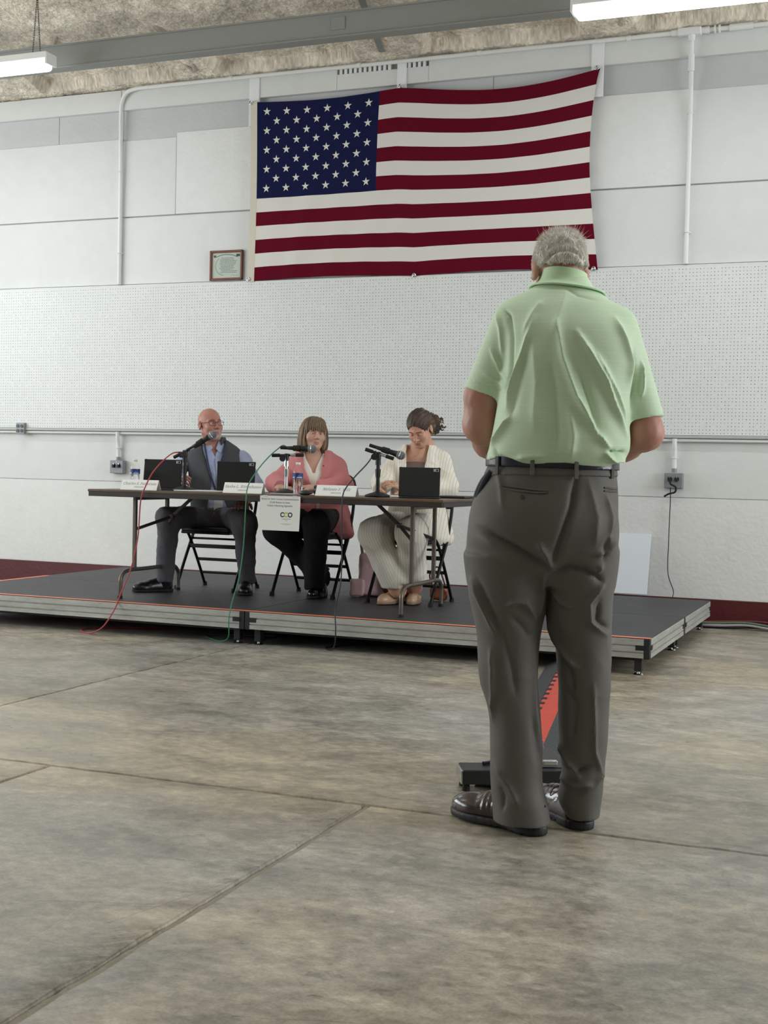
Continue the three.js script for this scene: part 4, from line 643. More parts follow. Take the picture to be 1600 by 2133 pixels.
// cables
tag(mesh('microphone_cable', tube([[-3.03, 1.16, 2.27], [-3.05, 1.15, 2.33], [-3.085, 1.03, 2.5], [-3.11, 0.93, 2.555], [-3.135, 0.86, 2.56], [-3.15, 0.6, 2.57], [-3.18, 0.4, 2.6], [-3.2, 0.25, 2.68], [-3.19, 0.16, 2.76], [-3.24, 0.05, 2.82], [-3.34, 0.008, 2.8], [-3.46, 0.006, 2.72], [-3.5, 0.006, 2.63], [-3.4, 0.006, 2.5], [-3.1, 0.006, 2.3]], 0.0042, 8, 160), std(0xa8383f, 0.5)), 'red microphone cable looping down over the stage front', 'cable');
tag(mesh('microphone_cable', tube([[-2.24, 1.195, 2.27], [-2.275, 1.215, 2.28], [-2.31, 1.19, 2.29], [-2.345, 1.14, 2.34], [-2.37, 1.05, 2.45], [-2.375, 0.95, 2.56], [-2.375, 0.85, 2.58], [-2.385, 0.6, 2.58], [-2.39, 0.4, 2.62], [-2.385, 0.24, 2.72], [-2.375, 0.15, 2.77], [-2.38, 0.05, 2.76], [-2.45, 0.008, 2.7], [-2.6, 0.006, 2.6], [-2.68, 0.006, 2.5], [-2.6, 0.006, 2.42], [-2.3, 0.006, 2.3]], 0.0036, 8, 160), std(0x2f7d55, 0.5)), 'green microphone cable hanging past the paper sign to the floor', 'cable');
tag(mesh('microphone_cable', tube([[-1.64, 1.19, 2.29], [-1.67, 1.12, 2.33], [-1.715, 1.02, 2.45], [-1.735, 0.93, 2.555], [-1.735, 0.85, 2.57], [-1.73, 0.6, 2.57], [-1.72, 0.4, 2.6], [-1.69, 0.23, 2.74], [-1.67, 0.14, 2.775], [-1.68, 0.05, 2.76], [-1.73, 0.008, 2.7], [-1.8, 0.006, 2.62], [-1.7, 0.006, 2.4]], 0.0042, 8, 140), std(0x20222c, 0.5)), 'black microphone cable hanging over the table beside the tablet', 'cable');
{ seedState = 31; const cols = [0xb58a93, 0x8f4a56, 0x6a2d3a, 0x4a4860, 0x9a8d94, 0x5a7a58, 0x25252b, 0xa9a2a6];
  for (let i = 0; i < 8; i++) { const z0 = 0.06 + 0.024 * i, y = 0.008 + (i % 3) * 0.012, pts = []; for (let k = 0; k <= 9; k++) pts.push([0.08 + k * 0.2 - 0.1 * (i % 2), y + 0.012 * rnd() * (k % 3), z0 + 0.05 * (rnd() - 0.5) + (k > 3 ? 0.05 * Math.sin(k + i) : 0)]);
    tag(mesh('cable', tube(pts, 0.0085, 7, 70), std(cols[i], 0.5)), ['pinkish', 'dark pink', 'maroon', 'slate blue', 'mauve grey', 'green', 'black', 'pale grey'][i] + ' cable in the heap along the red wall base', 'cable', 'cables heaped by the wall'); } }

// ------------------------------------------------------------------ cable ramp and the floor stand in front of the standing man
{
  const t = thing('cable_ramp', 'grey and red rubber cable ramp running from the stand to the stage', 'cable ramp', [0.0, 0.002, 4.0], 0.168);
  // cross-section (x): grey wedge, red lid, grey wedge; along z
  const ridg = grayTex(64, 512, (u, v) => 0.5 + 0.5 * Math.sin(v * Math.PI * 2 * 40 + 2.2 * Math.sin(u * 9)));
  const mG = std(0x3f4246, 0.7, { bumpMap: rep(ridg, 4, 1), bumpScale: 0.006 }), mRd = std(0xd8503f, 0.6, { bumpMap: rep(ridg, 4, 1), bumpScale: 0.006 });
  const L = 1.45, ext = (pts, x0) => { const s = new THREE.Shape(); pts.forEach((p, i) => i ? s.lineTo(...p) : s.moveTo(...p)); s.closePath(); return boxUV(new THREE.ExtrudeGeometry(s, { depth: 2 * L, bevelEnabled: true, bevelSize: 0.002, bevelThickness: 0.002, bevelSegments: 1 }).translate(x0, 0, -L).toNonIndexed()); };
  mesh('side_wedge', ext([[-0.095, 0], [0, 0], [0, 0.045], [-0.088, 0.006]], -0.115), mG, t); mesh('side_wedge', ext([[0, 0], [0.095, 0], [0.088, 0.006], [0, 0.045]], -0.025 + 0.0), mG, t);
  mesh('lid', ext([[0, 0.01], [0.086, 0.01], [0.086, 0.046], [0, 0.046]], -0.113), mRd, t);
  for (let i = 0; i < 22; i++) mesh('lid_tooth', rbox(0.024, 0.004, 0.05, 0.001, -0.108, 0.0475, -L + 0.06 + i * 0.13, 1), mG, t);
}
{
  const t = thing('floor_stand', 'black steel floor stand base with a capped foot bar before the standing man', 'stand', [0.14, 0.001, 5.44], 0.46);
  const mSt = std(0x26292b, 0.45), H = 0.024;
  mesh('foot_bar', rbox(0.40, 0.05, 0.12, 0.006, 0.04, H + 0.025, 0, 2), mSt, t); mesh('end_cap', rbox(0.006, 0.046, 0.116, 0.002, -0.163, H + 0.025, 0, 1), mChrome, t);
  meshes('caster_pad', [cyl(0.012, 0.014, 0.024, -0.145, 0.012, 0.035, 12), cyl(0.012, 0.014, 0.024, -0.145, 0.012, -0.035, 12), cyl(0.012, 0.014, 0.024, 0.22, 0.012, 0.035, 12), cyl(0.012, 0.014, 0.024, 0.22, 0.012, -0.035, 12)], mRubber, t);
  mesh('cross_foot', rbox(0.1, 0.05, 0.3, 0.006, 0.16, H + 0.03, -0.12, 2), mSt, t); mesh('clip', [rbox(0.05, 0.016, 0.02, 0.003, 0.14, H + 0.07, 0.03)], mChrome, t);
  mesh('column', rbox(0.06, 0.8, 0.06, 0.006, 0.0, H + 0.45, -0.02, 2), mSt, t);
  mesh('shelf', rbox(0.2, 0.02, 0.16, 0.004, 0.0, H + 0.86, -0.02, 2), mSt, t);
}
tag(mesh('microphone_cable', tube([[0.06, 0.081, 5.46], [0.1, 0.083, 5.42], [0.13, 0.085, 5.39], [0.16, 0.11, 5.35], [0.2, 0.06, 5.2], [0.12, 0.056, 4.9]], 0.006, 8, 40), std(0x5b3a63, 0.5)), 'purple cable lying over the floor stand base', 'cable');

// bags behind the woman in the pale suit
{
  const mPink = std(0xe6c0c4, 0.5), mPinkD = std(0xb98f94, 0.6), mBrown = std(0x5b2f2a, 0.4);
  const t = thing('pink_tote_bag', 'pink tote bag with a strap standing behind the chair', 'bag', [-1.985, SH + 0.001, 1.43], 0.4);
  const bag = (c, h, r, a, f) => displace(meshField(sBox(c, h, r), c.map((v, i) => v - h[i] - 0.02), c.map((v, i) => v + h[i] + 0.02), 0.008), (x, y, z) => a * (fbm3(x * f, y * f * 0.8, z * f) - 0.5));
  mesh('bag_body', bag([0, 0.155, 0], [0.1, 0.15, 0.055], 0.03, 0.03, 14), mPink, t);
  mesh('handle', tube([[-0.075, 0.28, 0.03], [-0.085, 0.42, 0.02], [-0.03, 0.5, 0.01], [0.05, 0.46, 0.01], [0.075, 0.28, 0.02]], 0.01, 8, 40), mPinkD, t); mesh('side_pouch', bag([-0.11, 0.065, 0.05], [0.05, 0.06, 0.035], 0.02, 0.02, 16), mPink, t); mesh('ring', new THREE.TorusGeometry(0.018, 0.003, 8, 20).translate(0.07, 0.3, 0.05), std(0xd9b36a, 0.25, { metalness: 1 }), t);
  const b = thing('leather_handbag', 'dark red brown glossy handbag on the stage behind the tan shoes', 'bag', [-1.79, SH + 0.001, 1.42], 0.3);
  mesh('bag_body', bag([0, 0.09, 0], [0.12, 0.08, 0.055], 0.05, 0.035, 16), mBrown, b); mesh('handle', tube([[-0.08, 0.15, 0], [-0.06, 0.25, 0.01], [0.04, 0.26, 0.01], [0.08, 0.15, 0]], 0.008, 8, 30), mBrown, b);
  const c = thing('small_purse', 'small brown purse behind the table leg', 'purse', [-1.5, SH + 0.001, 1.45], 0.2); mesh('purse_body', bag([0, 0.055, 0], [0.06, 0.05, 0.035], 0.03, 0.016, 18), std(0x8a4b2c, 0.45), c); mesh('strap', tube([[-0.04, 0.09, 0], [-0.06, 0.18, 0.01], [-0.01, 0.23, 0.02], [0.05, 0.09, 0]], 0.006, 8, 30), mBrown, c);
  tag(mesh('flat_case', rbox(0.12, 0.02, 0.05, 0.006, -2.05, SH + 0.011, 1.36), std(0x5d4a33, 0.6)), 'flat brown case lying beside the pink bag', 'case');
}

// ------------------------------------------------------------------ people
const mSkin = phys(0xffffff, 0.5, { vertexColors: true }), mEyeW = std(0xd9d4cd, 0.25), mIris = std(0x3a2d24, 0.2), mHairV = std(0xffffff, 0.6, { vertexColors: true });
const clothBump = grayTex(256, 256, (u, v) => 0.5 + 0.25 * Math.sin(u * Math.PI * 2 * 40) * Math.sin(v * Math.PI * 2 * 40) + 0.3 * (pfbm(u, v, 30, 3, 700) - 0.5));
const mat4 = (pos, yaw = 0, pitch = 0, roll = 0, s = 1) => new THREE.Matrix4().compose(V(...pos), new THREE.Quaternion().setFromEuler(new THREE.Euler(pitch, yaw, roll, 'YXZ')), V(s, s, s));
// head: origin between the ears, face to +z
function headField(o = {}) {
  const j = o.jaw ?? 1, n = o.nose ?? 1, f = o.full ?? 1, m = (p) => [-p[0], p[1], p[2]];
  const both = (fn) => [fn(1), fn(-1)];
  const skull = sU(0.03, sEll([0, 0.035, -0.016], [0.077, 0.086, 0.098]), sEll([0, -0.03, 0.028], [0.061 * f, 0.082, 0.062]));
  const face = sU(0.022, skull, ...both(s => sCap([s * 0.05 * j, -0.05, 0.0], [s * 0.02 * j, -0.094, 0.058], 0.022)), sEll([0, -0.097, 0.064], [0.024 * j, 0.018, 0.02]), ...both(s => sEll([s * 0.037 * f, -0.028, 0.058], [0.026 * f, 0.026, 0.022])));
  const brow = sU(0.014, face, ...both(s => sCap([s * 0.012, 0.022, 0.083], [s * 0.043, 0.02, 0.066], 0.009)), sCap([0, 0.03, 0.078], [0, 0.0, 0.086], 0.01));
  const eyes = sSub(0.014, brow, ...both(s => sEll([s * 0.0305, 0.003, 0.092], [0.018, 0.0115, 0.016])));
  const lid = sU(0.005, eyes, ...both(s => sEll([s * 0.0305, 0.003, 0.0705], [0.0145, 0.0125, 0.0125])));
  const nose = sU(0.009, lid, sCap([0, 0.012, 0.087], [0, -0.029, 0.1 + 0.006 * n], 0.0065, 0.0105 * n), ...both(s => sEll([s * 0.011, -0.033, 0.094], [0.0085, 0.0075, 0.01])));
  const mouth = sU(0.007, nose, sEll([0, -0.066, 0.078], [0.024, 0.012, 0.014]), ...both(s => sCap([s * 0.02, -0.0655, 0.081], [s * 0.004, -0.0595, 0.0905], 0.0042)), sCap([-0.016, -0.0725, 0.083], [0.016, -0.0725, 0.083], 0.0055), sCap([-0.008, -0.073, 0.087], [0.008, -0.073, 0.087], 0.0055));
  const slit = sSub(0.004, mouth, sCap([-0.022, -0.067, 0.088], [0, -0.0645, 0.098], 0.0022), sCap([0.022, -0.067, 0.088], [0, -0.0645, 0.098], 0.0022));
  const ears = sU(0.008, slit, ...both(s => sSub(0.006, sEll([s * 0.081, -0.002, -0.014], [0.011, 0.033, 0.021], s * 0.35), sEll([s * 0.09, 0.002, -0.004], [0.007, 0.02, 0.012]))));
  return sU(0.03, ears, sCap([0, -0.07, -0.03], o.neckEnd || [0, -0.2, -0.055], 0.052 * (o.neck ?? 1), 0.056 * (o.neck ?? 1)));
}
const HB = [[-0.105, -0.2, -0.13], [0.105, 0.135, 0.13]];
// hand: wrist at origin, fingers along +y, palm towards +z, thumb on the +x side times s; curls per finger
function handField(s, o = {}) {
  const c = o.curl || [0.5, 0.55, 0.6, 0.65], th = o.thumb || [0.75, 0.55, 0.35], spread = o.spread ?? 0.07; const fs = [];
  const palm = sU(0.02, sBox([0.002 * s, 0.05, 0], [0.038, 0.042, 0.0125], 0.012), sCap([0, -0.03, 0], [0, 0.01, 0], 0.026, 0.024), sEll([0.02 * s, 0.03, 0.008], [0.02, 0.028, 0.014]));
  const L = [0.072, 0.08, 0.074, 0.058];
  for (let i = 0; i < 4; i++) {
    let a = s * (0.03 - i * 0.0195), y = 0.086 - (i === 3 ? 0.008 : 0) - (i === 0 ? 0.003 : 0), z = 0.0, ang = 0; const sx = (1.5 - i) * spread * s, pts = [[a, y - 0.012, 0, 0.0095]];
    const seg = [0.46, 0.3, 0.24], rad = [0.0092, 0.0086, 0.0078, 0.0066]; pts.push([a, y, 0, rad[0]]);
    for (let k = 0; k < 3; k++) { ang += c[i] * (k === 0 ? 0.8 : 1); const l = L[i] * seg[k]; a += Math.sin(sx) * l; y += Math.cos(ang) * l; z += Math.sin(ang) * l; pts.push([a, y, z, rad[k + 1]]); }
    fs.push(sChain(pts, 0.006));
  }
  const d = V(s * th[0], th[1], th[2]).normalize(), b = [s * 0.022, 0.012, 0.006], p1 = [b[0] + d.x * 0.04, b[1] + d.y * 0.04, b[2] + d.z * 0.04], d2 = V(s * th[0] * 0.4, th[1] + 0.35, th[2] + 0.1).normalize();
  fs.push(sChain([[...b, 0.0135], [...p1, 0.0105], [p1[0] + d2.x * 0.028, p1[1] + d2.y * 0.028, p1[2] + d2.z * 0.028, 0.0095], [p1[0] + d2.x * 0.048, p1[1] + d2.y * 0.048, p1[2] + d2.z * 0.048, 0.0078]], 0.006));
  return (x, y, z) => { let q = palm(x, y, z), m = 9; for (const f of fs) m = Math.min(m, f(x, y, z)); return smin(q, m, 0.012); };
}
// matrix that puts a hand at 'pos' with fingers along 'dir' and palm towards 'palm'
function handMat(pos, dir, palm, sc = 1) { const y = V(...dir).normalize(), z = V(...palm), x = y.clone().cross(z).normalize(); z.copy(x).cross(y).normalize(); const m = new THREE.Matrix4().makeBasis(x, y, z); m.scale(V(sc, sc, sc)); m.setPosition(...pos); return m; }
function handGeo(s, o, m, tone) { const g = meshField(handField(s, o), [-0.085, -0.055, -0.05], [0.085, 0.175, 0.095], 0.0034); g.applyMatrix4(m); return paint(g, tone); }
function skinTone(r, g, b, red = 0.06) { const c = srgbLin(r, g, b); return (x, y, z) => { const n = fbm3(x * 40, y * 40, z * 40, 2) - 0.5, q = fbm3(x * 14 + 5, y * 14, z * 14, 2) - 0.5; return [c[0] * (1 + n * 0.12 + q * 0.1), c[1] * (1 + n * 0.16 - q * red * 3), c[2] * (1 + n * 0.16 - q * red * 3)]; }; }
const mix3 = (a, b, t) => [lerp(a[0], b[0], t), lerp(a[1], b[1], t), lerp(a[2], b[2], t)];
function headGeo(o, m, tone, extra) {
  const g = meshField(headField(o), HB[0], HB[1], 0.0032);
  const lip = srgbLin(...(o.lip || [150, 90, 84])), p0 = g.attributes.position;
  paint(g, (x, y, z, nx, ny, nz) => { let c = tone(x, y, z); const l = (1 - sstep(0.018, 0.026, Math.abs(x))) * (1 - sstep(0.007, 0.011, Math.abs(y + 0.0665))) * sstep(0.07, 0.08, z); c = mix3(c, lip, l * 0.7); return extra ? extra(c, x, y, z, nx, ny, nz) : c; });
  const lids = []; for (const s of [-1, 1]) { lids.push(new THREE.SphereGeometry(0.0128, 20, 10, 0, Math.PI * 2, 0, o.lidDown || 1.2).rotateX(0.28).translate(s * 0.0305, 0.003, 0.0738), new THREE.SphereGeometry(0.0126, 20, 8, 0, Math.PI * 2, 2.15, 0.99).rotateX(0.1).translate(s * 0.0305, 0.003, 0.0738)); }
  return mergeAll([g, ...lids.map(q => paint(q, tone))]).applyMatrix4(m);
}
function eyesInto(parent, m, back, look = 0) {
  for (const s of [-1, 1]) {
    const e = mesh('eye', new THREE.SphereGeometry(0.0118, 18, 12).translate(s * 0.0305, 0.003, 0.0738).applyMatrix4(m).translate(...back), mEyeW, parent);
    mesh('iris', new THREE.SphereGeometry(0.0062, 14, 10).scale(1, 1, 0.45).translate(s * 0.0305 + look, 0.0028, 0.0829).applyMatrix4(m).translate(...back), mIris, e);
  }
}
function browGeo(s, lift = 0, t = 0.0032) { return tube([[s * 0.012, 0.024 + lift, 0.0925], [s * 0.026, 0.0285 + lift, 0.0905], [s * 0.046, 0.0235 + lift, 0.0745]], t, 7, 16).scale(1, 1, 1); }
function shoeGeo(s, len, w, h, o = {}) { // heel at origin, toe along +z, sole on y=0
  const k = len / 0.3, f = sU(0.02, sEll([0, 0.03, 0.225 * k], [w * 0.5, 0.044, 0.085 * k]), sCap([0, 0.035, 0.05], [s * 0.004, 0.036, 0.17 * k], w * 0.40, w * 0.44), sEll([0, 0.055, 0.05], [w * 0.4, h, 0.052]), sCap([0, h * 0.9, 0.06], [0, 0.05, 0.17 * k], w * 0.33, w * 0.36));
  const up = sCut(sCut(f, (x, y) => 0.014 - y), (x, y, z) => y - h - 5 * Math.max(0, z - 0.1));
  const sole = sCut((x, y, z) => { const c = sU(0.03, sEll([0, 0.01, 0.215 * k], [w * 0.54, 0.2, 0.098 * k]), sEll([s * 0.002, 0.01, 0.13 * k], [w * 0.42, 0.2, 0.1]), sEll([0, 0.01, 0.05], [w * 0.42, 0.2, 0.058])); return c(x, 0.01, z); }, (x, y, z) => Math.max(y - 0.02, (z > 0.095 ? 0.004 : 0) - y));
  return [meshField(up, [-w, -0.01, -0.03], [w, h + 0.06, len + 0.05], 0.0042), meshField(sole, [-w, -0.012, -0.03], [w, 0.03, len + 0.05], 0.004)];
}
function placeShoe(g, heel, ang, pitch = 0) { return g.rotateX(pitch).rotateY(ang).translate(...heel); }
const fabric = (c, rough = 0.85, extra = {}) => phys(c, rough, { bumpMap: rep(clothBump, 12, 12), bumpScale: 0.0004, ...extra });
const bound = (pts, pad) => { const lo = [9e9, 9e9, 9e9], hi = [-9e9, -9e9, -9e9]; for (const p of pts) for (let i = 0; i < 3; i++) { lo[i] = Math.min(lo[i], p[i] - pad); hi[i] = Math.max(hi[i], p[i] + pad); } return [lo, hi]; };
const wrinkle = (amp, f, seed = 0) => (x, y, z) => amp * (fbm3(x * f + seed, y * f * 1.6, z * f, 3) - 0.5) * 2;
const ridgeW = (amp, f, sd = 0) => (x, y, z) => { const n = fbm3(x * f + sd, y * f + 0.6 * x * f, z * f, 2), r = 1 - Math.abs(2 * n - 1); return amp * (r * r - 0.5); };

function seated(cfg) {
  const { name, base, T, arms, legs, head } = cfg; const back = base.map(v => -v);
  const P = thing('person', cfg.label, 'person', base); const put = (n, g, m, par) => mesh(n, Array.isArray(g) ? g.map(q => q.translate(...back)) : g.translate(...back), m, par || P);
  const hm = mat4(head.at, head.yaw, head.pitch, head.roll, head.s);
  const torso = sCol(T.rows, T.yaw, 2.3), C = Math.cos(T.yaw), S = Math.sin(T.yaw);
  const local = (x, y, z) => { const r = T.rows; let i = 0; while (i < r.length - 2 && y > r[i + 1][0]) i++; const t = clamp((y - r[i][0]) / (r[i + 1][0] - r[i][0])), px = x - lerp(r[i][1], r[i + 1][1], t), pz = z - lerp(r[i][2], r[i + 1][2], t); return [C * px - S * pz, S * px + C * pz]; };
  const armF = (o) => arms.map(a => sChain([[...a.sh, a.r[0] + o], [...a.el, a.r[1] + o], [...a.wr, a.r[2] + o]], 0.05));
  const legF = (o, end = 1) => legs.map(l => sChain([[...l.hip, l.r[0] + o], [...l.kn, l.r[1] + o], [lerp(l.kn[0], l.an[0], end), lerp(l.kn[1], l.an[1], end), lerp(l.kn[2], l.an[2], end), l.r[2] + o]], 0.05));
  // body under the clothes, with head and hands, one mesh
  const neckA = V(0, -0.16, -0.05).applyMatrix4(hm), topRow = T.rows[T.rows.length - 1], neck = sCap([neckA.x, neckA.y, neckA.z], [topRow[1], topRow[0] - 0.06, topRow[2]], 0.052 * head.s, 0.062);
  const allPts = [...legs.flatMap(l => [l.hip, l.kn, l.an]), ...arms.flatMap(a => [a.sh, a.el, a.wr]), head.at, [T.rows[0][1], T.rows[0][0], T.rows[0][2]]];
  const bodyF = sU(0.03, sOff(torso, -0.022), neck, ...armF(-0.018), ...legF(-0.026), sCap([topRow[1], topRow[0] - 0.1, topRow[2] + 0.02], [topRow[1], topRow[0] - 0.02, topRow[2] + 0.02], 0.075, 0.05));
  const [blo, bhi] = bound(allPts, 0.16);
  const parts = [paint(meshField(bodyF, blo, bhi, 0.0115), cfg.tone), headGeo(head, hm, cfg.tone, cfg.faceTone)];
  for (const h of cfg.hands) parts.push(handGeo(h.s, h.o, handMat(h.at, h.dir, h.palm, h.sc || 1), cfg.tone));
  put('body', mergeAll(parts), mSkin);
  eyesInto(P, hm, back, cfg.look || 0);
  return { P, put, hm, torso, local, armF, legF, back };
}

// ---- bald man in a grey vest
{
  const tone = skinTone(184, 128, 113, 0.09), grey = srgbLin(176, 168, 160);
  const L1 = { hip: [-3.215, 0.732, 1.56], kn: [-3.285, 0.715, 1.97], an: [-3.31, 0.30, 1.965], r: [0.09, 0.078, 0.058] }, L2 = { hip: [-3.035, 0.732, 1.56], kn: [-2.725, 0.70, 1.93], an: [-2.80, 0.30, 1.73], r: [0.09, 0.078, 0.058] };
  const cfg = { label: 'bald seated person in a grey vest and pale blue shirt, head turned aside', base: [-3.13, SH + 0.001, 1.55],
    T: { yaw: 0.45, rows: [[0.65, -3.13, 1.52, 0.19, 0.15], [0.75, -3.135, 1.515, 0.19, 0.165], [0.88, -3.16, 1.5, 0.185, 0.165], [1.0, -3.185, 1.48, 0.185, 0.15], [1.1, -3.205, 1.465, 0.19, 0.135], [1.17, -3.215, 1.46, 0.18, 0.115], [1.225, -3.22, 1.46, 0.125, 0.09], [1.265, -3.22, 1.465, 0.07, 0.068]] },
    arms: [{ sh: [-3.405, 1.135, 1.5], el: [-3.425, 0.985, 1.73], wr: [-3.19, 0.955, 1.99], r: [0.062, 0.05, 0.04] }, { sh: [-3.03, 1.125, 1.4], el: [-2.885, 0.93, 1.47], wr: [-2.825, 0.85, 1.74], r: [0.066, 0.054, 0.042] }],
    legs: [L1, L2], head: { at: [-3.215, 1.367, 1.54], yaw: 0.98, pitch: -0.1, roll: 0.06, s: 0.98, jaw: 1.08, nose: 1.1, neck: 1.1, lip: [150, 88, 82] }, tone, look: 0.001,
    faceTone: (c, x, y, z, nx, ny, nz) => { const beard = sstep(-0.04, -0.055, y) * sstep(0.03, 0.06, z) * (1 - sstep(0.03, 0.045, Math.abs(x))) * (fbm3(x * 200, y * 200, z * 200, 2) > 0.42 ? 1 : 0.55) * (1 - (1 - sstep(0.014, 0.02, Math.abs(x))) * (1 - sstep(0.006, 0.01, Math.abs(y + 0.067)))); const side = sstep(0.055, 0.035, y) * sstep(-0.06, -0.03, y) * sstep(0.02, -0.01, z) * sstep(0.045, 0.06, Math.abs(x) + Math.max(0, -z - 0.03)); return mix3(mix3(c, grey, beard * 0.7), grey, side * 0.45 * (Math.abs(x) < 0.079 ? 1 : 0)); },
    hands: [{ s: -1, o: { curl: [0.95, 1.0, 1.0, 1.0], thumb: [0.4, 0.6, 0.8] }, at: [-3.165, 0.95, 2.015], dir: [0.55, 0.35, 0.75], palm: [0.75, -0.55, -0.3] }, { s: 1, o: { curl: [0.3, 0.32, 0.34, 0.36], spread: 0.12 }, at: [-2.815, 0.838, 1.775], dir: [0.33, -0.14, 0.9], palm: [-0.05, -0.95, -0.2] }] };
  const q = seated(cfg), { P, put, hm, torso, local, armF, legF } = q;
  put('eyebrow', [browGeo(1), browGeo(-1)].map(g => g.applyMatrix4(hm)), std(0x7a6a60, 0.8));
  const mShirt = fabric(0xaebbdc, 0.8), mVest = fabric(0x4a4d50, 0.9), mTr = fabric(0x59575d, 0.85);
  const [a1, a2] = armF(0);
  const shirt = sU(0.03, torso, a1, a2, sCap([-3.22, 1.2, 1.47], [-3.215, 1.262, 1.48], 0.075, 0.066));
  const vneck = (x, y, z) => { const [lx, lz] = local(x, y, z); return lz > 0 ? Math.abs(lx) - 0.05 * sstep(1.12, 1.27, y) : 1; };
  const shirtG = meshField(sSub(0.006, sCut(shirt, (x, y) => y - 1.275), (x, y, z) => Math.max(vneck(x, y, z), 1.14 - y)), [-3.55, 0.58, 1.25], [-2.72, 1.3, 2.1], 0.0085);
  put('shirt', displace(shirtG, (x, y, z) => wrinkle(0.006, 16)(x, y, z) + ridgeW(0.007, 13, 3)(x, y, z)), mShirt);
  const vestF = sCut(sSub(0.008, sOff(torso, 0.018), (x, y, z) => { const [lx, lz] = local(x, y, z); return lz > 0 ? Math.abs(lx + 0.01) - (0.028 + 0.05 * sstep(1.0, 1.25, y) + 0.055 * sstep(0.98, 0.7, y)) : 1; }, ...arms_cut(cfg.arms)), (x, y) => Math.max(0.66 - y, y - 1.262));
  function arms_cut(A) { return A.map(a => sCap([lerp(a.sh[0], a.el[0], 0.0), lerp(a.sh[1], a.el[1], 0) + 0.0, lerp(a.sh[2], a.el[2], 0)], a.el, 0.058, 0.05)); }
  put('vest', displace(meshField(vestF, [-3.46, 0.6, 1.2], [-2.9, 1.32, 1.75], 0.008), ridgeW(0.006, 9, 7)), mVest);
  put('vest_collar', [meshField(sSub(0.004, sCut(sOff(sCap([-3.22, 1.17, 1.468], [-3.213, 1.28, 1.485], 0.105, 0.075), 0.006), (x, y) => Math.max(1.215 - y, y - 1.285)), sCap([-3.22, 1.1, 1.47], [-3.213, 1.34, 1.485], 0.1, 0.068), (x, y, z) => { const [lx, lz] = local(x, y, z); return lz > 0.02 ? Math.abs(lx) - 0.045 : 1; }), [-3.36, 1.18, 1.33], [-3.08, 1.31, 1.63], 0.006)], mVest);
  const tr = sU(0.05, sCol([[0.648, -3.13, 1.53, 0.185, 0.15], [0.7, -3.13, 1.52, 0.195, 0.16], [0.78, -3.135, 1.515, 0.198, 0.17]], 0.45), ...legF(0));
  put('trousers', displace(meshField(sCut(tr, (x, y) => Math.max(y - 0.785, 0.272 - y)), [-3.46, 0.25, 1.3], [-2.58, 0.86, 2.12], 0.0085), (x, y, z) => ridgeW(0.008, 11, 2)(x, y, z) + wrinkle(0.004, 20)(x, y, z)), mTr);
  const mShoe = std(0x0d0d10, 0.3), mSock = std(0x101014, 0.9);
  put('sock', sCapGeo([-3.31, 0.36, 1.965], [-3.325, 0.24, 1.95], 0.05, 0.045), mSock); put('sock', sCapGeo([-2.79, 0.36, 1.75], [-2.815, 0.24, 1.72], 0.05, 0.045), mSock);
  for (const [h, a, s] of [[[-3.29, SH + 0.001, 1.90], -0.66, 1], [[-2.84, SH + 0.001, 1.655], 0.42, -1]]) { const [u, so] = shoeGeo(s, 0.275, 0.1, 0.09); const sh = put('shoe', placeShoe(u, h, a), mShoe); put('sole', placeShoe(so, h, a), mRubber, sh); }
  // lanyard, badge and logo
  const lan = (pts) => tube(pts, 0.007, 6, 40), on = (lx, y, off) => { const [r0, r1] = rowAt(cfg.T.rows, y); const C = Math.cos(0.45), S = Math.sin(0.45), kx = Math.pow(Math.max(0, 1 - Math.pow(Math.abs(lx) / r0[2], 2.3)), 1 / 2.3) * r0[3] + off; return [r0[0] + C * lx + S * kx, y, r0[1] - S * lx + C * kx]; };
  put('lanyard', [lan([on(-0.075, 1.25, 0.03), on(-0.06, 1.17, 0.03), on(-0.045, 1.06, 0.025), on(-0.022, 0.95, 0.012), on(0, 0.875, 0.008)]), lan([on(0.08, 1.25, 0.03), on(0.068, 1.17, 0.03), on(0.05, 1.06, 0.025), on(0.025, 0.95, 0.012), on(0, 0.875, 0.008)])], std(0x232a52, 0.6));
  put('badge', [rbox(0.06, 0.085, 0.003, 0.0014, 0, 0, 0, 1).rotateY(0.45).translate(...on(0, 0.81, 0.014))], phys(0xdfe3ea, 0.2, { clearcoat: 0.5 }));
  put('pocket_emblem', [new THREE.TorusGeometry(0.008, 0.0028, 6, 16, 5).rotateY(0.62).translate(...on(0.112, 1.085, 0.024)), new THREE.TorusGeometry(0.008, 0.0028, 6, 16).rotateY(0.68).translate(...on(0.135, 1.085, 0.022))], std(0x7f9aa6, 0.6));
  put('shirt_placket', tube([on(0.006, 1.13, 0.004), on(0.006, 1.0, 0.004), on(0.006, 0.86, 0.004), on(0.006, 0.72, 0.004)], 0.006, 6, 30), mShirt);
  put('shirt_collar', [1, -1].map(s => { const a = on(s * 0.03, 1.255, 0.0), b = on(s * 0.075, 1.235, 0.012), c = on(s * 0.045, 1.165, 0.014), d = on(s * 0.012, 1.2, 0.01); return flatPatch([a, b, c, d], 0.006); }), mShirt);
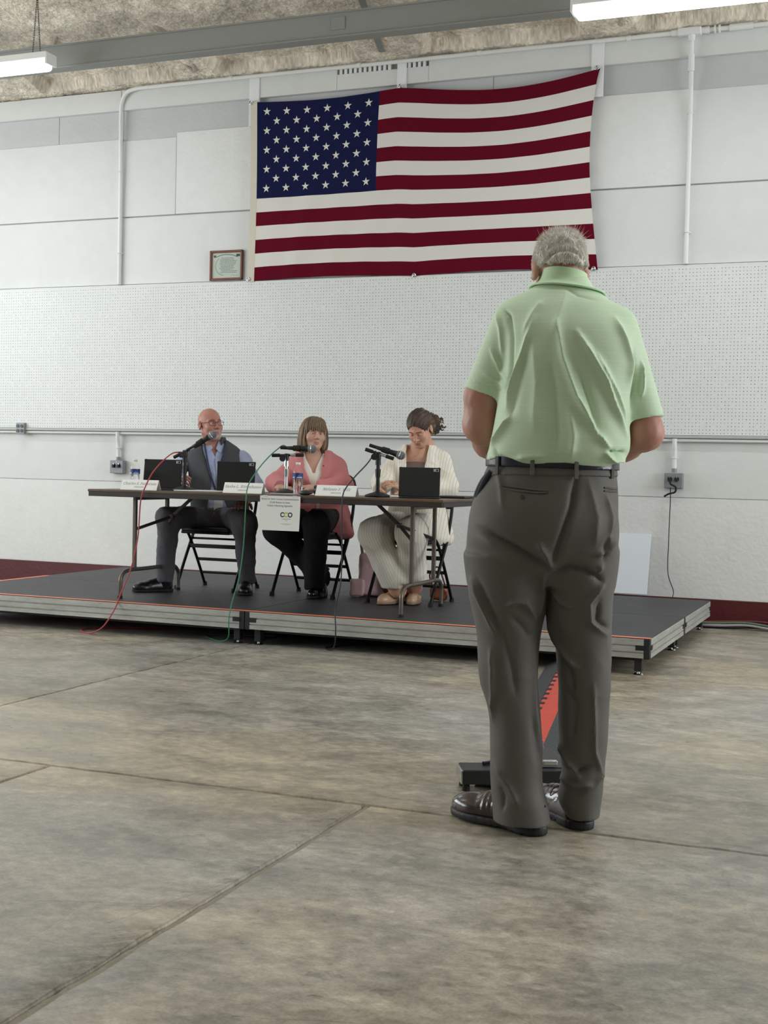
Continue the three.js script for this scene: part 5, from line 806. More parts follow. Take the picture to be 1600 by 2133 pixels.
  // glasses
  const gl = (g) => g.applyMatrix4(hm); const fr = []; for (const s of [-1, 1]) { const p = []; for (let i = 0; i < 20; i++) { const t = i / 20 * 6.283; const cx = Math.cos(t), sy = Math.sin(t); p.push([s * 0.033 + 0.025 * Math.sign(cx) * Math.pow(Math.abs(cx), 0.7), 0.0 + 0.0165 * Math.sign(sy) * Math.pow(Math.abs(sy), 0.7), 0.1 - 0.006 * Math.abs(s * 0.033 + 0.025 * cx) / 0.05]); } fr.push(gl(tube(p, 0.0014, 6, 60, true))); fr.push(gl(tube([[s * 0.058, 0.008, 0.094], [s * 0.075, 0.01, 0.06], [s * 0.082, 0.012, 0.0], [s * 0.084, 0.0, -0.02]], 0.0018, 6, 30))); } fr.push(gl(tube([[-0.009, 0.004, 0.1], [0, 0.008, 0.103], [0.009, 0.004, 0.1]], 0.0014, 6, 12)));
  const ge = put('glasses', fr, std(0x3a3330, 0.3, { metalness: 0.5 })); put('lens', [1, -1].map(s => gl(new THREE.CircleGeometry(0.0205, 20).scale(1.15, 0.78, 1).translate(s * 0.033, 0, 0.0985))), phys(0xffffff, 0.05, { transmission: 1, thickness: 0, ior: 1.2 }), ge);
}
function rowAt(rows, y) { let i = 0; while (i < rows.length - 2 && y > rows[i + 1][0]) i++; const t = clamp((y - rows[i][0]) / (rows[i + 1][0] - rows[i][0])); const f = (k) => lerp(rows[i][k], rows[i + 1][k], t); return [[f(1), f(2), f(3), f(4)]]; }
function sCapGeo(a, b, ra, rb) { return meshField(sCap(a, b, ra, rb), ...bound([a, b], Math.max(ra, rb) + 0.02), 0.009); }
function flatPatch(c, t) { // four corners -> slightly thick plate
  const n = V(...c[1]).sub(V(...c[0])).cross(V(...c[3]).sub(V(...c[0]))).normalize(), P = []; for (const s of [0, 1]) for (const p of c) P.push(p[0] + n.x * t * s, p[1] + n.y * t * s, p[2] + n.z * t * s);
  const g = new THREE.BufferGeometry(); g.setAttribute('position', new THREE.Float32BufferAttribute(P, 3)); g.setIndex([0, 2, 1, 0, 3, 2, 4, 5, 6, 4, 6, 7, 0, 1, 5, 0, 5, 4, 1, 2, 6, 1, 6, 5, 2, 3, 7, 2, 7, 6, 3, 0, 4, 3, 4, 7]); const q = g.toNonIndexed(); q.computeVertexNormals(); return q;
}
function blazer(q, T, arms, o) { // open jacket with lapels
  const { torso, local, armF } = q, [a1, a2] = armF(0.006);
  const coat = sU(0.035, (x, y, z) => { const [lx, lz] = local(x, y, z); let off = 0.02 + (y < 0.85 ? o.flare * (0.85 - y) : 0); if (lz > 0) { const w = o.open(y), b = Math.abs(lx) - w, lw = 0.052 * sstep(o.btn, o.btn + 0.2, y) * (1 - 0.25 * sstep(1.13, 1.16, y)); if (b < lw && y > o.btn) off += 0.008 * sstep(0, 0.006, lw - b) * (1 - (Math.abs(y - o.notch - 0.12 * Math.max(0, Math.abs(lx) - 0.08)) < 0.005 && b > lw * 0.45 ? 1 : 0)); } return torso(x, y, z) - off; }, a1, a2);
  const f = sCut(sSub(0.008, coat, (x, y, z) => { const [lx, lz] = local(x, y, z); return lz > 0 ? Math.max(Math.abs(lx - (o.shift || 0)) - o.open(y), -torso(x, y, z) - 0.06) : 1; }), (x, y) => Math.max(o.hem - y, y - o.top));
  const cuffs = arms.map((a, i) => sCap(a.wr, [a.wr[0] * 2 - a.el[0], a.wr[1] * 2 - a.el[1], a.wr[2] * 2 - a.el[2]], a.r[2] + 0.0, a.r[2]));
  return sSub(0.004, f, ...arms.map(a => { const d = V(...a.wr).sub(V(...a.el)).normalize(), c = V(...a.wr).addScaledVector(d, 0.012); return (x, y, z) => { const s = (x - c.x) * d.x + (y - c.y) * d.y + (z - c.z) * d.z; const r = Math.hypot(x - c.x, y - c.y, z - c.z); return r < 0.12 ? -s : 0.05; }; }));
}

// ---- woman in a pink blazer
{
  const tone = skinTone(206, 162, 142, 0.07);
  const legs = [{ hip: [-2.45, 0.732, 1.6], kn: [-2.475, 0.66, 1.94], an: [-2.262, 0.33, 1.63], r: [0.092, 0.084, 0.068] }, { hip: [-2.28, 0.732, 1.6], kn: [-2.185, 0.71, 1.95], an: [-2.29, 0.285, 1.73], r: [0.092, 0.084, 0.066] }];
  const cfg = { label: 'seated person with a brown bob haircut in a pink blazer', base: [-2.365, SH + 0.001, 1.58],
    T: { yaw: 0.36, rows: [[0.64, -2.355, 1.5, 0.19, 0.17], [0.75, -2.365, 1.49, 0.18, 0.17], [0.9, -2.39, 1.47, 0.172, 0.165], [1.0, -2.42, 1.455, 0.175, 0.165], [1.08, -2.44, 1.44, 0.172, 0.14], [1.135, -2.45, 1.43, 0.158, 0.11], [1.18, -2.448, 1.43, 0.12, 0.085], [1.225, -2.44, 1.44, 0.066, 0.064]] },
    arms: [{ sh: [-2.605, 1.085, 1.43], el: [-2.61, 0.965, 1.7], wr: [-2.45, 0.945, 1.945], r: [0.06, 0.055, 0.043] }, { sh: [-2.30, 1.09, 1.385], el: [-2.185, 0.955, 1.53], wr: [-2.235, 0.945, 1.88], r: [0.066, 0.06, 0.045] }],
    legs, head: { at: [-2.423, 1.31, 1.5], yaw: 0.7, pitch: -0.03, roll: -0.05, s: 0.92, jaw: 1.02, full: 1.1, lip: [170, 100, 95] }, tone,
    hands: [{ s: -1, o: { curl: [0.45, 0.5, 0.5, 0.5] }, at: [-2.44, 0.94, 1.97], dir: [0.8, 0.0, 0.35], palm: [0.1, -1, 0.1], sc: 0.92 }, { s: 1, o: { curl: [0.45, 0.5, 0.5, 0.5] }, at: [-2.245, 0.945, 1.92], dir: [-0.75, 0.02, 0.45], palm: [0.1, -1, 0.1], sc: 0.92 }] };
  const q = seated(cfg), { P, put, hm, torso, local, legF } = q;
  put('eyebrow', [browGeo(1, 0.003, 0.0022), browGeo(-1, 0.003, 0.0022)].map(g => g.applyMatrix4(hm)), std(0x5a4436, 0.8));
  const neckCut = (x, y, z) => { const [lx, lz] = local(x, y, z); return lz > 0 ? Math.max(Math.abs(lx) - (0.012 + 0.055 * sstep(1.03, 1.2, y)), 1.04 - y) : 1; };
  put('blouse', displace(meshField(sCut(sSub(0.005, sOff(torso, 0.002), neckCut), (x, y) => Math.max(0.62 - y, y - 1.205)), [-2.62, 0.58, 1.25], [-2.12, 1.25, 1.72], 0.0075), ridgeW(0.006, 12, 4)), fabric(0xe9e6df, 0.8));
  const o = { flare: 0.1, btn: 0.86, notch: 1.09, hem: 0.595, top: 1.2, open: (y) => 0.012 + 0.062 * sstep(0.86, 1.18, y) + 0.085 * sstep(0.82, 0.6, y) };
  put('blazer', displace(meshField(blazer(q, cfg.T, cfg.arms, o), [-2.74, 0.57, 1.22], [-2.06, 1.24, 2.02], 0.0078), (x, y, z) => ridgeW(0.007, 8, 11)(x, y, z) + wrinkle(0.003, 22)(x, y, z)), fabric(0xc67d7f, 0.8, { sheen: 0.3, sheenColor: new THREE.Color(0xd89a9c), sheenRoughness: 0.6 }));
  const tr = sU(0.05, sCol([[0.648, -2.36, 1.53, 0.18, 0.16], [0.72, -2.365, 1.52, 0.185, 0.17], [0.8, -2.37, 1.5, 0.178, 0.168]], 0.3), ...legF(0));
  put('trousers', displace(meshField(sCut(tr, (x, y, z) => Math.max(y - 0.8, -((x + 2.29) * -0.1 + (y - 0.262) * 1), x > -2.31 && z < 1.66 ? 0.385 - y : -1)), [-2.68, 0.24, 1.3], [-2.02, 0.86, 2.1], 0.009), ridgeW(0.007, 10, 9)), fabric(0x0c0d13, 0.9));
  const mShoe = std(0x0c0c10, 0.2);
  { const [u, so] = shoeGeo(1, 0.25, 0.082, 0.055); const h = [-2.33, SH + 0.001, 1.605], a = 0.3; put('sole', placeShoe(so, h, a), mRubber, put('shoe', placeShoe(u, h, a), mShoe)); }
  { const [u, so] = shoeGeo(-1, 0.24, 0.08, 0.05); const h = [-2.305, 0.365, 1.60], a = 0.5; put('sole', placeShoe(so, h, a, 0.95), mRubber, put('shoe', placeShoe(u, h, a, 0.95), mShoe)); }
  put('lapel_pin', [new THREE.SphereGeometry(0.005, 8, 6).translate(-2.315, 1.095, 1.565)], std(0x3a2a2c, 0.4)); put('blazer_button', [cyl(0.009, 0.009, 0.006, 0, 0, 0, 14).rotateX(Math.PI / 2).rotateY(0.5).translate(-2.235, 0.78, 1.665)], std(0x8a4048, 0.4));
  // bob with a fringe
  const hf = sSub(0.012, sU(0.03, sEll([0, 0.04, -0.022], [0.097, 0.097, 0.112]), sEll([0.082, -0.055, -0.02], [0.034, 0.105, 0.066]), sEll([-0.082, -0.055, -0.02], [0.034, 0.105, 0.066]), sEll([0, -0.05, -0.068], [0.092, 0.115, 0.058])), sEll([0, -0.055, 0.1], [0.063, 0.088, 0.075]), sCap([0, -0.14, 0.02], [0, -0.22, 0.0], 0.055, 0.07), (x, y) => y + 0.15 - 0.1 * Math.abs(x));
  const hg = displace(meshField(hf, [-0.14, -0.19, -0.15], [0.14, 0.16, 0.13], 0.0042), (x, y, z) => { const a = Math.atan2(x, z + 0.02), s = Math.sin(a * 34 + 5 * fbm3(x * 9, y * 5, z * 9, 2)) * 0.0022 + Math.sin(a * 83 + y * 20) * 0.001; return s + (y < 0.02 && z > 0.05 ? 0 : 0); });
  const c1 = srgbLin(104, 84, 64), c2 = srgbLin(168, 144, 114), c3 = srgbLin(62, 46, 36);
  paint(hg, (x, y, z) => { const a = Math.atan2(x, z + 0.02), n = noise2(a * 16 + y * 2, y * 3, 7), m = noise2(a * 40, y * 4, 9); return mix3(mix3(c1, c2, sstep(0.5, 0.85, n)), c3, sstep(0.55, 0.9, m) * 0.8); });
  const fr = []; seedState = 55; for (let i = 0; i < 26; i++) { const x = -0.062 + i * 0.005, e = Math.sqrt(Math.max(0, 1 - (x / 0.09) ** 2)); fr.push(paint(tube([[x * 0.6, 0.125, 0.03], [x * 0.9, 0.095, 0.068 + 0.018 * e], [x, 0.055, 0.072 + 0.026 * e], [x * 1.03 + rr(-0.004, 0.004), 0.02 + rr(-0.006, 0.008), 0.066 + 0.028 * e]], 0.0042, 5, 14), () => mix3(c1, i % 3 ? c2 : c3, rnd() * 0.8))); }
  put('hair', mergeAll([hg, ...fr]).applyMatrix4(hm), mHairV);
}

// ---- woman in a pale pinstripe suit, looking down
{
  const tone = skinTone(200, 152, 130, 0.07);
  const legs = [{ hip: [-1.73, 0.732, 1.62], kn: [-1.775, 0.66, 1.95], an: [-1.645, 0.30, 1.84], r: [0.094, 0.098, 0.085] }, { hip: [-1.55, 0.732, 1.62], kn: [-1.51, 0.685, 1.98], an: [-1.575, 0.31, 1.72], r: [0.094, 0.095, 0.08] }];
  const cfg = { label: 'seated person in a pale pinstripe suit, head bent over writing', base: [-1.64, SH + 0.001, 1.62],
    T: { yaw: 0.2, rows: [[0.64, -1.63, 1.54, 0.19, 0.165], [0.75, -1.635, 1.52, 0.178, 0.16], [0.9, -1.645, 1.5, 0.165, 0.15], [1.04, -1.655, 1.475, 0.168, 0.15], [1.13, -1.662, 1.46, 0.168, 0.125], [1.19, -1.665, 1.455, 0.145, 0.1], [1.235, -1.66, 1.46, 0.098, 0.076], [1.27, -1.65, 1.475, 0.06, 0.058]] },
    arms: [{ sh: [-1.815, 1.14, 1.45], el: [-1.835, 0.985, 1.7], wr: [-1.735, 0.95, 1.96], r: [0.058, 0.055, 0.043] }, { sh: [-1.515, 1.145, 1.42], el: [-1.425, 0.965, 1.53], wr: [-1.575, 0.955, 1.9], r: [0.062, 0.058, 0.045] }],
    legs, head: { at: [-1.628, 1.352, 1.545], yaw: -0.06, pitch: 0.6, roll: 0.02, s: 0.95, jaw: 0.98, nose: 1.0, neck: 0.95, neckEnd: [0, -0.17, 0.0], lidDown: 2.1, lip: [150, 84, 76] }, tone,
    hands: [{ s: -1, o: { curl: [0.75, 0.8, 0.85, 0.9], thumb: [0.4, 0.7, 0.7] }, at: [-1.73, 0.945, 1.985], dir: [0.15, -0.05, 1], palm: [0.7, -0.7, 0], sc: 0.92 }, { s: 1, o: { curl: [0.25, 0.25, 0.28, 0.3] }, at: [-1.6, 0.965, 1.93], dir: [-0.45, 0.28, 0.8], palm: [-0.6, -0.75, 0.1], sc: 0.92 }] };
  const q = seated(cfg), { P, put, hm, torso, local, legF } = q;
  put('eyebrow', [browGeo(1, 0, 0.0024), browGeo(-1, 0, 0.0024)].map(g => g.applyMatrix4(hm)), std(0x4a382e, 0.8));
  const neckCut = (x, y, z) => { const [lx, lz] = local(x, y, z); return lz > 0 ? Math.max(Math.abs(lx) - 0.2, 1.135 - 0.5 * lx * lx - y) : 1; };
  put('top', meshField(sCut(sSub(0.005, sOff(torso, 0.003), neckCut), (x, y) => Math.max(0.62 - y, y - 1.25)), [-1.86, 0.58, 1.25], [-1.42, 1.28, 1.72], 0.0075), fabric(0x6e5a56, 0.7));
  const o = { flare: 0.16, btn: 0.8, notch: 1.12, hem: 0.585, top: 1.25, open: (y) => 0.012 + 0.062 * sstep(0.8, 1.2, y) + 0.05 * sstep(0.78, 0.6, y) };
  const stripeT = dataTex(256, 8, (u) => { const s = Math.abs(u * 16 % 1 - 0.5) > 0.42 ? 1 : 0; return s ? [196, 184, 164] : [233, 228, 216]; }, true);
  const mSuit = fabric(0xffffff, 0.8, { map: stripeT });
  const jk = displace(meshField(blazer(q, cfg.T, cfg.arms, o), [-1.98, 0.56, 1.24], [-1.32, 1.28, 2.02], 0.0078), (x, y, z) => ridgeW(0.006, 8, 21)(x, y, z) + wrinkle(0.003, 20)(x, y, z));
  planeUV(jk, (x, y, z) => (local(x, y, z)[0] + 0.35 * (y - 1) * (x > -1.5 ? -0.3 : x < -1.8 ? 0.3 : 0)) / 0.29, (x, y) => y); put('blazer', jk, mSuit);
  const tr = sU(0.05, sCol([[0.648, -1.63, 1.55, 0.18, 0.16], [0.72, -1.635, 1.54, 0.185, 0.17], [0.8, -1.64, 1.52, 0.175, 0.16]], 0.2), ...legF(0));
  const tg = displace(meshField(sCut(tr, (x, y, z) => Math.max(y - 0.8, -(y - 0.312 - (x > -1.6 ? 0.03 : 0)))), [-1.98, 0.26, 1.3], [-1.34, 0.86, 2.14], 0.0085), ridgeW(0.009, 9, 15));
  planeUV(tg, (x, y, z) => { const l = x < -1.63 ? legs[0] : legs[1]; const t = clamp((l.kn[1] - y) / (l.kn[1] - l.an[1])); return (x - lerp(l.kn[0], l.an[0], t) - 0.25 * (z - lerp(l.kn[2], l.an[2], t))) / 0.29; }, (x, y) => y); put('trousers', tg, mSuit);
  const mShoe = std(0xc2a184, 0.35);
  for (const [h, a, s] of [[[-1.655, SH + 0.001, 1.70], -0.32, 1], [[-1.60, SH + 0.001, 1.60], 0.2, -1]]) { const [u, so] = shoeGeo(s, 0.25, 0.078, 0.045); const sh = put('shoe', placeShoe(u, h, a), mShoe); put('sole', placeShoe(so, h, a), std(0x8d745c, 0.5), sh); }
  put('pen', rod([-1.712, 0.935, 2.075], [-1.735, 1.045, 2.045], 0.0035, 0.0045, 10), std(0x9aa0a8, 0.25, { metalness: 0.7 }));
  put('earring', [new THREE.TorusGeometry(0.009, 0.002, 8, 18).rotateY(1.2).translate(0.088, -0.045, -0.012).applyMatrix4(hm)], std(0xd4aa4a, 0.25, { metalness: 1 })); put('ring', [new THREE.TorusGeometry(0.0095, 0.002, 8, 16).rotateX(1.2).translate(-1.63, 1.0, 2.005)], std(0xd4aa4a, 0.25, { metalness: 1 }));
  put('necklace', tube([[-1.7, 1.235, 1.53], [-1.69, 1.19, 1.575], [-1.655, 1.165, 1.595], [-1.62, 1.19, 1.58], [-1.605, 1.235, 1.535]], 0.0015, 5, 30), std(0xc9a24e, 0.3, { metalness: 1 }));
  // wavy hair swept back into a loose knot
  const cap = sSub(0.01, sU(0.02, sEll([0, 0.045, -0.022], [0.088, 0.09, 0.108]), sEll([0, -0.01, -0.055], [0.082, 0.08, 0.065]), sEll([0.02, -0.015, -0.135], [0.065, 0.07, 0.05]), sEll([0.045, -0.055, -0.12], [0.05, 0.06, 0.045])), sEll([0, -0.045, 0.1], [0.08, 0.118, 0.086]), sEll([0.085, -0.01, 0.0], [0.03, 0.036, 0.02]), sEll([-0.085, -0.01, 0.0], [0.03, 0.036, 0.02]));
  const hg = displace(meshField(cap, [-0.13, -0.16, -0.22], [0.13, 0.17, 0.12], 0.0042), (x, y, z) => { const n = fbm3(x * 26, y * 26, z * 15, 2), w = sstep(0.02, -0.1, z); return 0.004 * Math.sin(60 * Math.atan2(x, y + 0.05) * 0.6 + 9 * n + z * 60) * (0.4 + w) + 0.022 * w * (n - 0.5); });
  const c1 = srgbLin(74, 56, 46), c2 = srgbLin(146, 116, 78), c3 = srgbLin(46, 34, 30);
  paint(hg, (x, y, z) => { const n = fbm3(x * 22, y * 22, z * 12, 2), w = sstep(0.03, -0.1, z); return mix3(mix3(c3, c1, sstep(0.3, 0.6, n)), c2, sstep(0.5, 0.8, fbm3(x * 30 + 4, y * 30, z * 18, 2)) * (0.3 + 0.7 * w)); });
  const curls = []; seedState = 91; for (let i = 0; i < 46; i++) { const a = rr(-1.2, 1.9), b = rr(-0.9, 0.7), r = 0.066, c = [0.03 + r * Math.sin(a) * Math.cos(b), -0.03 + r * Math.sin(b), -0.14 - r * 0.5 * Math.cos(a) * Math.cos(b)], p = [], R = rr(0.007, 0.013), ph = rr(0, 6); for (let k = 0; k < 9; k++) { const t = k / 8; p.push([c[0] + (c[0] - 0.03) * t * 0.55 + R * Math.cos(ph + t * 8), c[1] - 0.02 * t + R * Math.sin(ph + t * 8), c[2] - 0.012 * t]); } curls.push(paint(tube(p, rr(0.002, 0.0034), 5, 26), () => mix3(c1, c2, rnd()))); }
  put('hair', mergeAll([hg, ...curls]).applyMatrix4(hm), mHairV);
}

// ------------------------------------------------------------------ the standing man (local frame: +z towards the speaker's back, he faces -z)
{
const shirtFolds = [{p:[[-0.048,1.526],[-0.026,1.418],[0.017,1.303],[0.083,1.19],[0.127,1.142]],a:0.01,w:0.011}, {p:[[0.012,1.499],[0.058,1.428],[0.101,1.353],[0.129,1.273],[0.171,1.188]],a:0.01,w:0.01}, {p:[[0.125,1.548],[0.158,1.477],[0.178,1.412],[0.173,1.344]],a:0.007,w:0.01}, {p:[[-0.114,1.543],[-0.147,1.434],[-0.176,1.349],[-0.192,1.266]],a:0.008,w:0.01}, {p:[[-0.181,1.24],[-0.204,1.201],[-0.235,1.154]],a:0.01,w:0.009}, {p:[[0.076,1.428],[0.137,1.313],[0.165,1.233]],a:0.007,w:0.008}, {p:[[-0.061,1.398],[-0.045,1.269],[-0.036,1.146]],a:-0.007,w:0.016}, {p:[[-0.118,1.484],[-0.103,1.34],[-0.107,1.195]],a:0.005,w:0.02}, {p:[[0.02,1.384],[0.062,1.27],[0.091,1.163]],a:-0.006,w:0.012}, {p:[[-0.132,1.455],[-0.157,1.339],[-0.183,1.223]],a:-0.005,w:0.014}, {p:[[-0.005,1.269],[0.012,1.183],[0.006,1.125]],a:0.006,w:0.014}, {p:[[0.117,1.145],[0.141,1.131],[0.169,1.14]],a:-0.012,w:0.007}, {p:[[0.108,1.135],[0.134,1.117],[0.171,1.122]],a:0.01,w:0.008}, {p:[[-0.232,1.146],[-0.218,1.121],[-0.18,1.107]],a:-0.006,w:0.006}, {p:[[-0.159,1.115],[-0.108,1.123],[-0.065,1.127]],a:0.006,w:0.01}, {p:[[-0.213,1.577],[-0.195,1.555],[-0.184,1.483],[-0.182,1.382],[-0.197,1.317]],a:-0.007,w:0.006}, {p:[[-0.236,1.569],[-0.22,1.512],[-0.21,1.425]],a:0.005,w:0.007}, {p:[[-0.25,1.454],[-0.224,1.396],[-0.201,1.36]],a:0.005,w:0.006}, {p:[[-0.029,1.642],[0.014,1.614],[0.071,1.602]],a:-0.002,w:0.006}, {p:[[0.21,1.422],[0.218,1.358],[0.216,1.316]],a:0.007,w:0.006}, {p:[[0.188,1.458],[0.195,1.372],[0.184,1.272]],a:-0.006,w:0.006}, {p:[[-0.022,1.628],[-0.041,1.556],[-0.061,1.484]],a:0.004,w:0.02}, {p:[[-0.092,1.599],[-0.12,1.556],[-0.147,1.498]],a:0.005,w:0.012}, {p:[[-0.274,1.381],[-0.23,1.36],[-0.2,1.331]],a:0.004,w:0.006}];
const trouserFolds = [{p:[[-0.266,0.899],[-0.21,0.875],[-0.154,0.846],[-0.1,0.811],[-0.053,0.785]],a:-0.012,w:0.01}, {p:[[-0.261,0.872],[-0.173,0.828],[-0.107,0.789]],a:0.006,w:0.016}, {p:[[0.022,1.065],[0.011,0.971],[-0.021,0.865],[-0.042,0.797]],a:-0.01,w:0.009}, {p:[[-0.044,0.759],[0.004,0.787],[0.052,0.783],[0.092,0.764],[0.115,0.742]],a:-0.01,w:0.01}, {p:[[0.108,0.796],[0.092,0.774],[0.074,0.781]],a:0.01,w:0.008}, {p:[[0.12,0.745],[0.089,0.709],[0.071,0.682],[0.076,0.623],[0.126,0.58]],a:0.011,w:0.009}, {p:[[0.104,0.688],[0.099,0.623],[0.135,0.595]],a:-0.008,w:0.009}, {p:[[-0.288,0.739],[-0.256,0.674],[-0.23,0.623],[-0.211,0.582]],a:0.01,w:0.008}, {p:[[-0.273,0.747],[-0.226,0.654],[-0.188,0.567]],a:-0.007,w:0.01}, {p:[[-0.173,0.666],[-0.147,0.678],[-0.119,0.674],[-0.083,0.617]],a:0.009,w:0.009}, {p:[[-0.16,0.634],[-0.123,0.599],[-0.101,0.571]],a:-0.006,w:0.012}, {p:[[-0.087,0.863],[-0.057,0.82],[-0.041,0.777]],a:0.01,w:0.01}, {p:[[-0.063,0.776],[-0.071,0.703],[-0.081,0.63]],a:0.008,w:0.009}, {p:[[-0.222,0.529],[-0.214,0.469],[-0.209,0.39],[-0.21,0.309]],a:0.008,w:0.008}, {p:[[-0.189,0.611],[-0.157,0.495],[-0.139,0.394]],a:-0.006,w:0.014}, {p:[[-0.089,0.523],[-0.082,0.347],[-0.064,0.236],[-0.051,0.164]],a:0.006,w:0.007}, {p:[[-0.055,0.641],[-0.024,0.555],[0.009,0.51],[0.042,0.475]],a:0.011,w:0.008}, {p:[[-0.02,0.53],[0.018,0.459],[0.034,0.402]],a:-0.008,w:0.012}, {p:[[0.093,0.425],[0.099,0.303],[0.102,0.214],[0.13,0.121]],a:0.007,w:0.008}, {p:[[-0.003,0.415],[0.042,0.358],[0.031,0.241]],a:-0.006,w:0.014}, {p:[[-0.003,0.232],[0.025,0.182],[0.06,0.126]],a:0.012,w:0.009}, {p:[[-0.002,0.122],[0.042,0.103],[0.099,0.114]],a:0.01,w:0.008}, {p:[[0.007,0.155],[0.048,0.147],[0.09,0.169]],a:-0.01,w:0.009}, {p:[[0.064,0.082],[0.106,0.107],[0.128,0.144]],a:0.008,w:0.008}, {p:[[-0.202,0.17],[-0.154,0.114],[-0.123,0.056]],a:0.006,w:0.01}, {p:[[-0.087,0.323],[-0.067,0.221],[-0.046,0.149]],a:-0.006,w:0.01}, {p:[[-0.183,0.112],[-0.168,0.083],[-0.172,0.039]],a:-0.005,w:0.008}, {p:[[-0.215,1.07],[-0.204,1.034],[-0.194,0.961]],a:0.004,w:0.01}, {p:[[0.114,1.006],[0.132,0.941],[0.128,0.855]],a:0.006,w:0.008}, {p:[[0.14,0.913],[0.116,0.854],[0.112,0.811]],a:-0.006,w:0.008}, {p:[[0.086,0.825],[0.128,0.84],[0.148,0.884]],a:0.007,w:0.008}, {p:[[0.058,1.055],[0.09,0.94],[0.085,0.853]],a:0.004,w:0.014}, {p:[[-0.2,1.028],[-0.134,1.018],[-0.062,1.011]],a:-0.003,w:0.004}, {p:[[-0.04,0.719],[-0.01,0.676],[0.026,0.663]],a:0.008,w:0.008}];

  for (const f of [...shirtFolds, ...trouserFolds]) f.p = f.p.map(([x, y]) => [x * 0.965, 1.067 + (y - 1.067) * 0.965]);
  for (const f of shirtFolds) { f.a *= 1.9; f.w *= 0.8; } for (const f of trouserFolds) { f.a *= 1.6; f.w *= 0.85; }
  const P = thing('person', 'standing person seen from behind in a light green polo and grey trousers', 'person', [0.42, 0.001, 5.84], 0.2355);
  const tone = skinTone(188, 138, 122, 0.08);
  const hitZ = (f, x, y, z0 = 0.35) => { let z = z0; for (let i = 0; i < 80; i++) { const d = f(x, y, z); if (d < 0.0004) break; z -= Math.max(0.0006, d * 0.8); if (z < -0.4) break; } return z; };
  // trousers
  const hips = sCol([[0.74, -0.075, -0.02, 0.215, 0.12], [0.82, -0.075, 0.0, 0.226, 0.152], [0.90, -0.073, 0.006, 0.225, 0.17], [0.97, -0.07, 0.002, 0.219, 0.168], [1.03, -0.059, -0.01, 0.206, 0.155], [1.098, -0.049, -0.02, 0.188, 0.143]], 0, 2.2);
  const legL = sCol([[0.028, -0.109, 0.056, 0.085, 0.095], [0.08, -0.118, 0.054, 0.082, 0.092], [0.14, -0.13, 0.054, 0.078, 0.084], [0.228, -0.132, 0.05, 0.077, 0.086], [0.346, -0.14, 0.042, 0.078, 0.088], [0.46, -0.163, 0.034, 0.088, 0.094], [0.58, -0.166, 0.024, 0.095, 0.104], [0.7, -0.17, 0.012, 0.119, 0.122], [0.82, -0.18, 0.0, 0.124, 0.14]], 0, 2.2);
  const legR = sCol([[0.034, 0.072, -0.032, 0.052, 0.08], [0.085, 0.061, -0.034, 0.066, 0.084], [0.16, 0.0675, -0.034, 0.0635, 0.082], [0.305, 0.0665, -0.03, 0.0745, 0.086], [0.44, 0.0645, -0.024, 0.079, 0.09], [0.56, 0.057, -0.018, 0.085, 0.1], [0.66, 0.044, -0.012, 0.098, 0.116], [0.78, 0.05, -0.004, 0.1, 0.13], [0.84, 0.055, 0, 0.095, 0.13]], 0, 2.2);
  const trF = sU(0.03, hips, (x, y, z) => smin(legL(x, y, z), legR(x, y, z), 0.006), sEll([-0.155, 0.895, 0.075], [0.1, 0.105, 0.085]), sEll([0.055, 0.9, 0.06], [0.09, 0.1, 0.085]));
  const tF = foldField(trouserFolds);
  const trG = displace(meshField(trF, [-0.36, 0.005, -0.26], [0.24, 1.12, 0.27], 0.0049), (x, y, z, nx, ny, nz) => tF(x, y, z, nx, ny, nz) + 0.0035 * (fbm3(x * 14, y * 7, z * 14, 2) - 0.5) + ridgeW(0.004, 9, 31)(x, y, z) * sstep(0.75, 0.6, y));
  planeUV(trG, (x, y, z) => x + z, (x, y) => y);
  const mTr = phys(0x5c5954, 0.66, { bumpMap: rep(clothBump, 10, 10), bumpScale: 0.0004, sheen: 0.6, sheenColor: new THREE.Color(0x8d8a84), sheenRoughness: 0.45 });
  const trousers = mesh('trousers', trG, mTr, P);
  mesh('waistband', meshField((x, y, z) => Math.max(sOff(hips, 0.004)(x, Math.min(y, 1.09), z), 1.062 - y + 0.03 * (x + 0.05) * 0.4, y - 1.096), [-0.3, 1.03, -0.22], [0.2, 1.13, 0.22], 0.006), mTr, trousers);
  for (const [x, y] of [[-0.105, 1.092], [0.022, 1.083], [0.128, 1.088], [-0.21, 1.09]]) { const z = hitZ(hips, x, 1.075), n = Math.atan2(x + 0.05, 0.16) * 0.9; mesh('belt_loop', rbox(0.013, 0.056, 0.006, 0.002, 0, 0, 0, 1).rotateY(n).translate(x, y, z + 0.0125), mTr, trousers); }
  const line = (pts, off, r) => tube(pts.map(([x, y]) => { const X = x * 0.965, Y = 1.067 + (y - 1.067) * 0.965; return [X, Y, hitZ(trF, X, Y) + off]; }), r, 6, pts.length * 10);
  mesh('pocket_welt', [line([[-0.198, 1.031], [-0.15, 1.026], [-0.1, 1.02], [-0.062, 1.018]], 0.0005, 0.0034), line([[-0.198, 1.021], [-0.15, 1.016], [-0.1, 1.012], [-0.062, 1.013]], 0.0005, 0.0034)], mTr, trousers);
  mesh('pocket_welt', [line([[0.108, 1.031], [0.13, 1.029], [0.147, 1.027]], 0.0, 0.003), line([[0.108, 1.021], [0.13, 1.02], [0.147, 1.019]], 0.0, 0.003)], mTr, trousers);
  { const X = -0.131, Y = 1.001, z = hitZ(trF, X, Y); mesh('pocket_button', lathe([[0, 0.003], [0.0062, 0.003], [0.0075, 0.0015], [0.0075, 0], [0, 0]], 18).rotateX(Math.PI / 2).rotateY(-0.3).translate(X, Y, z + 0.002), std(0x4a3430, 0.35), trousers); }
